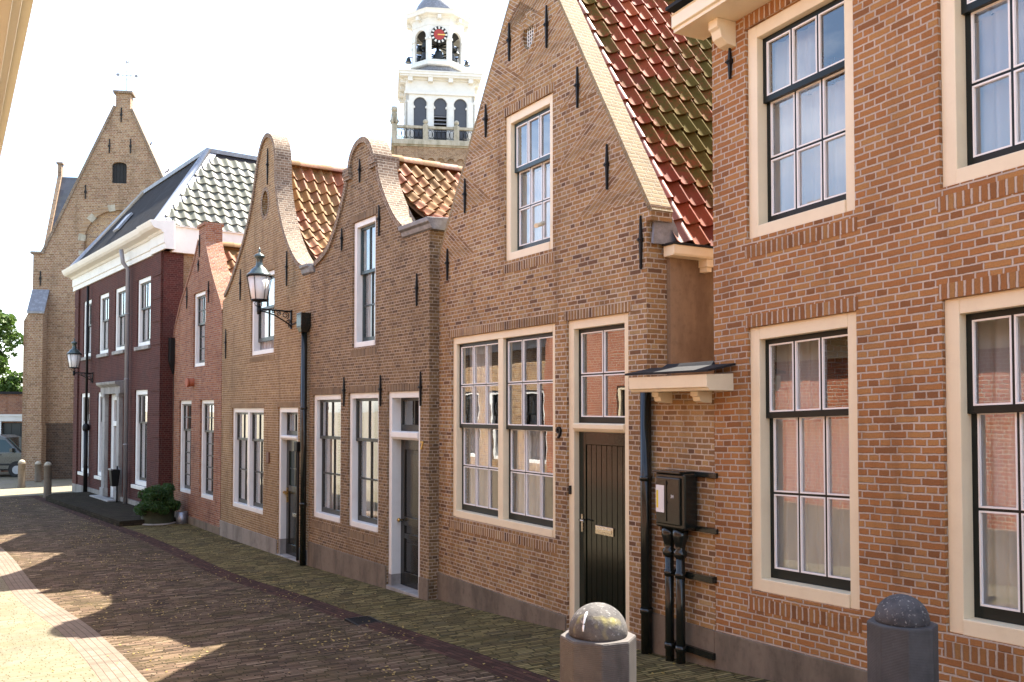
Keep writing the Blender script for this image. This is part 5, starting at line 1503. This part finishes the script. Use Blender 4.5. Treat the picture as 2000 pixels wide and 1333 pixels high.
def ring(y0, x0, x1, axis):
    n = 6
    for k in range(n):
        u = x0 + (x1 - x0) * (k + .5) / n
        P = [(u + .13 * math.cos(t), 20.78 + .26 * math.sin(t)) for t in [2 * math.pi * q / 12 for q in range(13)]]
        mb.tube([((p, y0, z) if axis == 'x' else (y0, p, z)) for p, z in P], .016, 5)
        mb.tube([((u + .17, y0, 20.4) if axis == 'x' else (y0, u + .17, 20.4)), ((u + .17, y0, 21.12) if axis == 'x' else (y0, u + .17, 21.12))], .014, 5)
    for z in (20.5, 21.05):
        mb.tube([((x0, y0, z) if axis == 'x' else (y0, x0, z)), ((x1, y0, z) if axis == 'x' else (y0, x1, z))], .014, 5)
for a, b in ((-2.83, -1.17), (-.83, .83), (1.17, 2.83)):
    ring(cyy - 3, cx + a, cx + b, 'x'); ring(cx - 3, cyy + a, cyy + b, 'y'); ring(cx + 3, cyy + a, cyy + b, 'y')
mb.build('iron_railing', M['iron'], TW)
# seated lion statue at the left corner
ln_ = MB()
q = (cx - 3, cyy - 3, 21.36)
ln_.tube([(q[0] - .02, q[1] + .12, q[2]), (q[0], q[1] + .10, q[2] + .22), (q[0] + .0, q[1] - .02, q[2] + .62), (q[0], q[1] - .08, q[2] + .80)], [.20, .23, .20, .15], 12)
ln_.lathe([(.02, .70), (.18, .76), (.215, .90), (.19, 1.02), (.10, 1.10), (.0, 1.12)], (q[0], q[1] - .08, q[2]), 12)
ln_.tube([(q[0], q[1] - .2, q[2] + .90), (q[0], q[1] - .36, q[2] + .86)], [.11, .07], 10)
for sg in (-1, 1):
    ln_.tube([(q[0] + sg * .12, q[1] - .10, q[2] + .55), (q[0] + sg * .12, q[1] - .19, q[2] + .2), (q[0] + sg * .12, q[1] - .20, q[2])], [.08, .055, .065], 8)
    ln_.tube([(q[0] + sg * .19, q[1] + .12, q[2] + .22), (q[0] + sg * .19, q[1] - .08, q[2] + .16), (q[0] + sg * .19, q[1] - .12, q[2])], [.12, .08, .06], 8)
    ln_.tube([(q[0] + sg * .12, q[1] - .03, q[2] + 1.05), (q[0] + sg * .13, q[1] - .03, q[2] + 1.15)], [.05, .02], 6)
tag(ln_.build('lion_statue', M['stone_pale'], TW), None, None)
# square white storey
hb = 2.24
def keyhole(xc):
    p = [(xc - .42, 20.4), (xc + .42, 20.4), (xc + .42, 22.72), (xc + .33, 22.74), (xc + .34, 22.84)]
    p += [(xc + .43 * math.cos(t), 23.02 + .43 * math.sin(t)) for t in [-.35 + (math.pi + .7) * k / 12 for k in range(13)]]
    p += [(xc - .34, 22.84), (xc - .33, 22.74), (xc - .42, 22.72)]
    return p
walls = MB(); panels = MB(); pil = MB()
for side in range(4):
    a = side * math.pi / 2
    f = lambda x, y, z, a=a: (cx + (x * math.cos(a) - y * math.sin(a)), cyy + (x * math.sin(a) + y * math.cos(a)), z)
    walls.prism([(-hb, 20.38), (hb, 20.38), (hb, 23.75), (-hb, 23.75)], -hb, -hb + .18, [keyhole(x) for x in (-1.32, 0, 1.32)], rot=f)
    for x in (-1.32, 0, 1.32):
        lo_z = 22.3 if x == 0 else 20.4
        panels.prism([(x - .5, lo_z), (x + .5, lo_z), (x + .5, 23.6), (x - .5, 23.6)], -hb + .12, -hb + .17, rot=f)
    panels.prism([(-.5, 20.4), (.5, 20.4), (.5, 21.2), (-.5, 21.2)], -hb + .12, -hb + .17, rot=f)
    louv = MB()
    for k in range(5):
        z = 21.22 + k * .24
        pts = [f(-.42, -hb + .05, z), f(.42, -hb + .05, z), f(.42, -hb + .30, z + .15), f(-.42, -hb + .30, z + .15), f(-.42, -hb + .05, z + .03), f(.42, -hb + .05, z + .03), f(.42, -hb + .30, z + .18), f(-.42, -hb + .30, z + .18)]
        louv.add(pts, [(0, 3, 2, 1), (4, 5, 6, 7), (0, 1, 5, 4), (2, 3, 7, 6), (0, 4, 7, 3), (1, 2, 6, 5)])
    louv.build('louvres', M['pipe_grey'], TW)
    for x in (-1.98, -.66, .66, 1.98):
        pil.prism([(x - .17, 20.38), (x + .17, 20.38), (x + .17, 23.05), (x + .22, 23.07), (x + .22, 23.2), (x - .22, 23.2), (x - .22, 23.07), (x - .17, 23.05)], -hb - .07, -hb - .002, rot=f)
walls.build('belfry_wall', M['offwhite'], TW); panels.build('slate_panel', M['slate_panel'], TW); pil.build('pilaster', M['offwhite'], TW)
mb = MB(); mb.box(cx - hb + .5, cx + hb - .5, cyy - hb + .5, cyy + hb - .5, 20.4, 23.6); mb.build('belfry_core', M['rubber'], TW)
mb = MB()
for h0, z0, z1 in ((hb + .10, 23.62, 23.80), (hb + .02, 23.80, 24.55), (hb + .12, 24.55, 24.68), (hb + .40, 24.68, 24.80), (hb + .46, 24.80, 24.98), (hb + .50, 24.98, 25.06)):
    mb.box(cx - h0, cx + h0, cyy - h0, cyy + h0, z0, z1)
ent = mb.build('entablature', M['offwhite'], TW)
mb = MB()
for side in range(4):
    a = side * math.pi / 2
    f = lambda x, y, z, a=a: (cx + (x * math.cos(a) - y * math.sin(a)), cyy + (x * math.sin(a) + y * math.cos(a)), z)
    for x in (-1.98, -.66, .66, 1.98):
        mb = MB(); mb.prism([(x - .15, 24.40), (x + .15, 24.40), (x + .15, 24.678), (x - .15, 24.678)], -hb - .36, -hb - .02, rot=f); mb.build('modillion', M['offwhite'], ent)
k8 = 1 / math.cos(math.pi / 8)
ocx = cx - .06
mb = MB(); mb.lathe([(2.35, 25.06), (2.05, 25.25), (1.82, 25.55), (1.76, 25.86)], (ocx, cyy, 0), 8, False, math.pi / 8); mb.build('lead_skirt', M['lead'], TW)
mb = MB(); mb.lathe([(1.80 * k8, 25.80), (1.88 * k8, 25.84), (1.88 * k8, 26.02), (1.80 * k8, 26.10), (1.0, 26.12)], (ocx, cyy, 0), 8, False, math.pi / 8); mb.build('lantern_sill', M['offwhite'], TW)
lan = MB(); ap = 1.72; hw = ap * math.tan(math.pi / 8)
post = MB()
for side in range(8):
    a = side * math.pi / 4
    f = lambda x, y, z, a=a: (ocx + (x * math.cos(a) - y * math.sin(a)), cyy + (x * math.sin(a) + y * math.cos(a)), z)
    o_ = [(-hw + .22, 26.22), (hw - .22, 26.22), (hw - .22, 27.78)] + [((hw - .22) * math.cos(t), 27.78 + (hw - .22) * math.sin(t)) for t in [math.pi * k / 10 for k in range(1, 10)]] + [(-hw + .22, 27.78)]
    lan.prism([(-hw, 26.10), (hw, 26.10), (hw, 28.55), (-hw, 28.55)], -ap, -ap + .16, [o_], rot=f)
    for x in (-hw + .13, hw - .13):
        post.prism([(x - .12, 27.55), (x + .12, 27.55), (x + .12, 27.70), (x - .12, 27.70)], -ap - .05, -ap - .002, rot=f)
lan.build('lantern_wall', M['offwhite'], TW); post.build('impost', M['offwhite'], TW)
mb = MB(); mb.lathe([(1.74 * k8, 28.50), (1.74 * k8, 28.98), (1.80 * k8, 29.0), (1.86 * k8, 29.10), (2.10 * k8, 29.16), (2.14 * k8, 29.38), (2.18 * k8, 29.46), (1.6, 29.56)], (ocx, cyy, 0), 8, False, math.pi / 8); lc = mb.build('lantern_cornice', M['offwhite'], TW)
mb = MB()
for side in range(8):
    a = side * math.pi / 4
    f = lambda x, y, z, a=a: (ocx + (x * math.cos(a) - y * math.sin(a)), cyy + (x * math.sin(a) + y * math.cos(a)), z)
    mb = MB(); mb.prism([(-.12, 28.86), (.12, 28.86), (.12, 29.12), (-.12, 29.12)], -ap - .34, -ap - .02, rot=f); mb.build('modillion', M['offwhite'], lc)
mb = MB(); mb.lathe([(1.62, 29.5), (1.60, 29.8), (1.45, 30.25), (1.15, 30.7), (.75, 31.05), (.45, 31.3), (.40, 31.6), (.55, 31.9), (.5, 32.3), (.2, 32.8), (.06, 33.4), (.04, 34.6), (.0, 34.7)], (ocx, cyy, 0), 16); mb.build('lead_dome', M['lead'], TW)
mb = MB(); mb.lathe([(1.5, 28.40), (.0, 28.45)], (ocx, cyy, 0), 8, False); mb.build('lantern_ceiling', M['rubber'], TW)
mb = MB(); mb.tube([(ocx, cyy, 26.1), (ocx, cyy, 28.5)], .10, 8)
for z, s in ((27.72, 1.42), (27.02, 1.42), (26.4, .9)):
    for a in (0, math.pi / 4, math.pi / 2, 3 * math.pi / 4): mb.tube([(ocx - s * math.cos(a), cyy - s * math.sin(a), z), (ocx + s * math.cos(a), cyy + s * math.sin(a), z)], .05, 6)
mb.build('bell_frame', M['iron'], TW)
bp = [(0, 0), (.08, -.02), (.20, -.08), (.24, -.25), (.27, -.40), (.36, -.55), (.38, -.60), (.30, -.58)]
def bell(x, y, z, s):
    mb = MB(); mb.lathe([(r * s, h * s) for r, h in bp], (x, y, z), 16); mb.build('bell', M['bronze'], TW)
for k in range(8):
    a = k * math.pi / 4 - math.pi / 2
    bell(ocx + 1.22 * math.cos(a), cyy + 1.22 * math.sin(a), 27.0, 1.0 if k else 1.15)
    if k != 0: bell(ocx + 1.22 * math.cos(a), cyy + 1.22 * math.sin(a), 27.72, .85)
for x in (-1, 1): bell(ocx + x * 1.98, cyy - .3, 26.75, .6)
for sg in (-1, 1):
    mb = MB(); mb.tube([(ocx + sg * 1.7, cyy - .3, 26.77), (ocx + sg * 2.02, cyy - .3, 26.77)], .03, 6); mb.build('bell_arm', M['iron'], TW)
mb = MB()
fy = cyy - ap - .05
mb.lathe([(.0, 0), (.36, 0), (.36, .03), (.0, .03)], (0, 0, 0), 28, False); dial = mb.build('clock_dial', M['dial_red'], TW); dial.location = (ocx, fy, 27.84); dial.rotation_euler = (R(90), 0, 0)
mb = MB(); mb.lathe([(.54, .0), (.56, .0), (.56, .02), (.54, .02)], (0, 0, 0), 32, False); mb.lathe([(.36, -.005), (.56, -.005), (.56, .0), (.36, .0)], (0, 0, 0), 32, False)
db = mb.build('clock_ring', M['rubber'], dial)
mb = MB()
for k in range(12):
    a = k * math.pi / 6
    d, e = Vector((math.cos(a), math.sin(a), 0)), Vector((-math.sin(a), math.cos(a), 0))
    P = [d * .385 - e * .045, d * .54 - e * .065, d * .54 + e * .065, d * .385 + e * .045]
    mb.add([(p.x, p.y, .022) for p in P] + [(p.x, p.y, .034) for p in P], [(0, 3, 2, 1), (4, 5, 6, 7), (0, 1, 5, 4), (1, 2, 6, 5), (2, 3, 7, 6), (3, 0, 4, 7)])
mb.build('hour_mark', M['offwhite'], dial)
mb = MB(); mb.box(-.10, .32, -.045, .03, .04, .055); mb.add([(.32, -.07, .045), (.44, -.01, .045), (.32, .06, .045), (.32, -.07, .055), (.44, -.01, .055), (.32, .06, .055)], [(0, 2, 1), (3, 4, 5), (0, 1, 4, 3), (1, 2, 5, 4), (2, 0, 3, 5)]); mb.build('clock_hand', M['gold'], dial)

# ================================================================== garage, van and trees on the square
GA = thing('garage_building', 'low red brick building with pale lintel and dark doorway behind the silver van', 'building', (-31.5, 44.2, 0), R(8))
facade(GA, [(0, -.2), (-11, -.2), (-11, 3.75), (0, 3.75)], [[(2.0, .0), (4.6, 0), (4.6, 2.35), (2.0, 2.35)], [(6.6, 0), (9.2, 0), (9.2, 2.35), (6.6, 2.35)]], M['brick_red'], .3)
mb = MB(); mb.box(0, .3, .3, 7, -.2, 3.7); mb.box(10.7, 11, .3, 7, -.2, 3.7); mb.box(.3, 10.7, 6.7, 7, -.2, 3.7); mb.build('side_wall', M['brick_red'], GA)
mb = MB(); mb.box(-.1, 11.1, -.12, .0, 2.42, 2.66); mb.box(-.15, 11.15, -.16, .0, 2.66, 2.76); mb.build('lintel', M['offwhite'], GA)
mb = MB(); mb.box(-.1, 11.1, -.14, 7.1, 3.75, 3.87); mb.build('roof_edge', M['lead_dark'], GA)
for x in (1.8, 4.6, 6.4, 9.2, 10.72):
    mb = MB(); mb.box(x, x + .2, -.06, .2, -.1, 2.42); mb.build('door_post', M['white'], GA)
for x in (2.0, 6.6):
    mb = MB(); mb.box(x, x + 2.6, .16, .22, -.1, 2.35)
    for k in range(6): mb.box(x + .02 + k * .433, x + .40 + k * .433, .14, .16, 0, 2.3)
    mb.build('garage_door', M['sash_grey'], GA)

VN = thing('parked_van', 'silver grey van parked on the square in front of the church', 'van', (-23.85, 42.2, -.03), R(6))
prof = [(-2.35, .32), (2.32, .30), (2.42, .42), (2.43, .72), (2.34, .88), (1.72, 1.08), (1.02, 1.76), (.72, 1.86), (-2.15, 1.90), (-2.36, 1.74), (-2.42, 1.0), (-2.40, .5)]
mb = MB()
def inset(z): return .0 if z < 1.05 else (z - 1.05) * .16
n = len(prof)
pts = [(x, -.93 + inset(z), z) for x, z in prof] + [(x, .93 - inset(z), z) for x, z in prof]
tri = tessellate_polygon([[Vector((x, z, 0)) for x, z in prof]])
mb.add(pts, [tuple(t) for t in tri] + [tuple(n + k for k in reversed(t)) for t in tri] + [(i, (i + 1) % n, n + (i + 1) % n, n + i) for i in range(n)])
bd = mb.build('body', M['van_paint'], VN, bevel=.06)
for sg in (-1, 1):
    for P in ([(1.52, 1.12), (1.00, 1.66), (.62, 1.68), (.62, 1.12)], [(.52, 1.12), (.52, 1.69), (-.62, 1.71), (-.62, 1.12)], [(-.74, 1.12), (-.74, 1.71), (-2.05, 1.71), (-2.12, 1.12)]):
        mb = MB(); q = [(x, sg * (.945 - inset(z)), z) for x, z in P] + [(x, sg * (.92 - inset(z)), z) for x, z in P]
        mb.add(q, [(0, 1, 2, 3), (7, 6, 5, 4), (0, 4, 5, 1), (1, 5, 6, 2), (2, 6, 7, 3), (3, 7, 4, 0)]); mb.build('side_window', M['car_glass'], VN)
    for x in (.78, .34):
        mb = MB(); mb.box(x - .11, x + .11, sg * .93, sg * .955, .98, 1.015); mb.build('door_handle', M['rubber'], VN, bevel=.004)
    mb = MB(); mb.box(1.30, 1.42, sg * .93, sg * 1.12, 1.12, 1.30); mb.build('wing_mirror', M['van_paint'], VN, bevel=.02)
    mb = MB(); mb.box(-2.3, 2.35, sg * .93, sg * .945, .52, .60); mb.build('side_moulding', M['rubber'], VN)
    mb = MB(); mb.box(2.32, 2.42, sg * .55, sg * .88, .66, .86); mb.build('headlight', M['glass_lamp'], VN, bevel=.02)
    for x in (1.55, -1.45):
        wm = MB(); wm.tube([(x, sg * .72, .32), (x, sg * .94, .32)], .32, 24); w_ = wm.build('wheel', M['rubber'], VN, bevel=.02)
        hm = MB(); hm.tube([(x, sg * .93, .32), (x, sg * .955, .32)], .19, 18); hm.build('rim', M['zinc'], w_)
        am = MB(); am.tube([(x, sg * .80, .34), (x, sg * .936, .34)], .37, 24); am.build('wheel_arch', M['iron'], VN)
mb = MB(); mb.add([(1.66, -.76, 1.14), (1.06, -.70, 1.73), (1.06, .70, 1.73), (1.66, .76, 1.14), (1.69, -.76, 1.16), (1.09, -.70, 1.75), (1.09, .70, 1.75), (1.69, .76, 1.16)], [(0, 3, 2, 1), (4, 5, 6, 7), (0, 1, 5, 4), (2, 3, 7, 6), (1, 2, 6, 5), (0, 4, 7, 3)]); mb.build('windscreen', M['car_glass'], VN)

def tree(label, X, Y, h, lumps, n, size, seed, group=None):
    T = thing('leafy_tree', label, 'tree', (X, Y, -.03), 0, group)
    rr = random.Random(seed)
    mb = MB()
    mb.tube([(0, 0, -.1), (.05, 0, h * .3), (-.05, .05, h * .55), (.05, 0, h * .85)], [.24, .19, .13, .04], 10)
    for lx, ly, lz, r, *_ in lumps: mb.tube([(0, 0, lz * .55), (lx * .5, ly * .5, lz * .8), (lx, ly, lz)], [.09, .06, .02], 6)
    mb.build('trunk', M['bark'], T)
    sub = []
    for lx, ly, lz, r, *_ in lumps:
        sub.append((lx, ly, lz, r * .8, .85))
        for k in range(7):
            a, b = rr.uniform(0, 6.28), rr.uniform(-.9, 1)
            sub.append((lx + r * .75 * math.cos(a), ly + r * .75 * math.sin(a), lz + r * .7 * b, r * rr.uniform(.28, .45), .8))
    leaves('crown', M['leaf_tree'], T, sub, n, size, seed, .55)
    return T
tree('leafy green tree rising beside the church at the far left', -29.2, 50, 9,
     [(0, 0, 5.2, 1.5), (.9, 0, 6.3, 1.5), (-.9, .3, 6.8, 1.6), (.6, 0, 7.7, 1.4), (-.6, 0, 8.6, 1.2), (-1.8, 0, 5.6, 1.4), (1.3, .2, 4.6, 1.1), (-2.6, 0, 7.2, 1.4)], 15000, .13, 3)
tree('pale distant tree showing low behind the larger tree', -36.5, 72, 6, [(0, 0, 4.0, 1.6), (1.3, 0, 4.4, 1.5), (-1.2, 0, 3.6, 1.5), (2.6, 0, 3.5, 1.3)], 6000, .16, 8)

# ================================================================== opposite side of the street (seen at the left edge and in the windows)
def opp_house(label, s0, s1, eave, ridge_z, bays, brickm, th=31.5, off=6.35, tile='tile_orange', corn='cream', up=False, gable=False):
    """house whose street front faces the row; s runs along the street from O9"""
    n9 = Vector((-math.cos(R(th)), -math.sin(R(th))))
    q = O9 + away(th) * s0 + n9 * off
    T = thing('terraced_house', label, 'house', (q.x, q.y, 0), R(th + 90), 'houses across the street')
    Lh = s1 - s0
    # local x now runs along +away from s0, y points away from the street
    holes, wins = [], []
    for k in range(bays):
        a = Lh * (k + .5) / bays - .6
        holes.append([(a, 1.5), (a + 1.2, 1.5), (a + 1.2, 3.55), (a, 3.55)]); wins.append((a, a + 1.2, 1.5, 3.55))
        if up:
            holes.append([(a, 4.6), (a + 1.2, 4.6), (a + 1.2, 6.2), (a, 6.2)]); wins.append((a, a + 1.2, 4.6, 6.2))
    mb = MB()
    out = [(0, -.5), (Lh, -.5), (Lh, eave), (0, eave)]
    if gable: out = [(0, -.5), (Lh, -.5), (Lh, eave), (Lh / 2 + .4, ridge_z + .3), (Lh / 2 - .4, ridge_z + .3), (0, eave)]
    mb.prism(out, 0, .3, holes); mb.build('wall', brickm, T)
    mb = MB(); mb.box(0, .25, .3, 6, -.5, eave); mb.box(Lh - .25, Lh, .3, 6, -.5, eave); mb.box(.25, Lh - .25, 5.75, 6, -.5, eave); mb.build('side_wall', brickm, T)
    for a, b, z0, z1 in wins: window(T, -b, -a, z0, z1, (z0 + z1) / 2 + .3, cols=2, up=1, low=2, frame=corn, sash='sash_black', putty=False, curt=None, bar=.03)
    mb = MB(); mb.box(0, Lh, -.03, .0, -.5, 1.25); mb.build('plinth', M['plinth'], T)
    if not gable:
        mb = MB(); moulding(mb, -.05, Lh + .05, 0, [(-.1, eave - .5), (.05, eave - .5), (.06, eave - .12), (.50, eave - .10), (.50, eave - .03), (.54, eave), (.56, eave + .16), (-.1, eave + .2)]); co = mb.build('cornice', M[corn], T, bevel=.004)
        mb = MB(); mb.box(-.08, Lh + .08, -.60, -.30, eave + .165, eave + .20); mb.build('gutter_edge', M[corn], co)
        v = Vector((0, 3.0, ridge_z - eave)); tiles(T, (0, -.05, eave + .2), (1, 0, 0), v, Lh, v.length, M[tile], tw=.24, te=.32, K=5, seed=int(s0 * 7) + 3)
        v = Vector((0, -3.0, ridge_z - eave)); tiles(T, (0, 6.1, eave + .2), (1, 0, 0), v, Lh, v.length, M[tile], tw=.30, te=.40, K=3, seed=4)
        for x in (0, Lh - .25):
            mb = MB(); mb.add([(x, 0, eave), (x, 6, eave), (x, 3, ridge_z + .1), (x + .25, 0, eave), (x + .25, 6, eave), (x + .25, 3, ridge_z + .1)], [(0, 1, 2), (3, 5, 4), (0, 3, 4, 1), (1, 4, 5, 2), (2, 5, 3, 0)]); mb.build('gable_wall', brickm, T)
    else:
        v = Vector((Lh / 2, 0, ridge_z - eave)); tiles(T, (0, .35, eave), (0, 1, 0), v, 5.6, v.length, M[tile], tw=.30, te=.40, K=3, seed=4)
        v = Vector((-Lh / 2, 0, ridge_z - eave)); tiles(T, (Lh, .35, eave), (0, 1, 0), v, 5.6, v.length, M[tile], tw=.30, te=.40, K=3, seed=5)
    return T
OPP_Z = 4.40
opp_house('red brick house across the street, its cream eaves cutting the top left corner', -11.5, 9.2, OPP_Z, 7.6, 6, M['brick_opp'], off=6.45)
opp_house('gabled red brick house across the street beyond the cream eaves', 9.3, 14.3, 4.9, 8.0, 2, M['brick_opp'], gable=True, off=6.9)
opp_house('tan brick house across the street at the far end', 14.4, 20.2, 5.2, 8.0, 3, M['brick_tan'], off=7.2, corn='white')
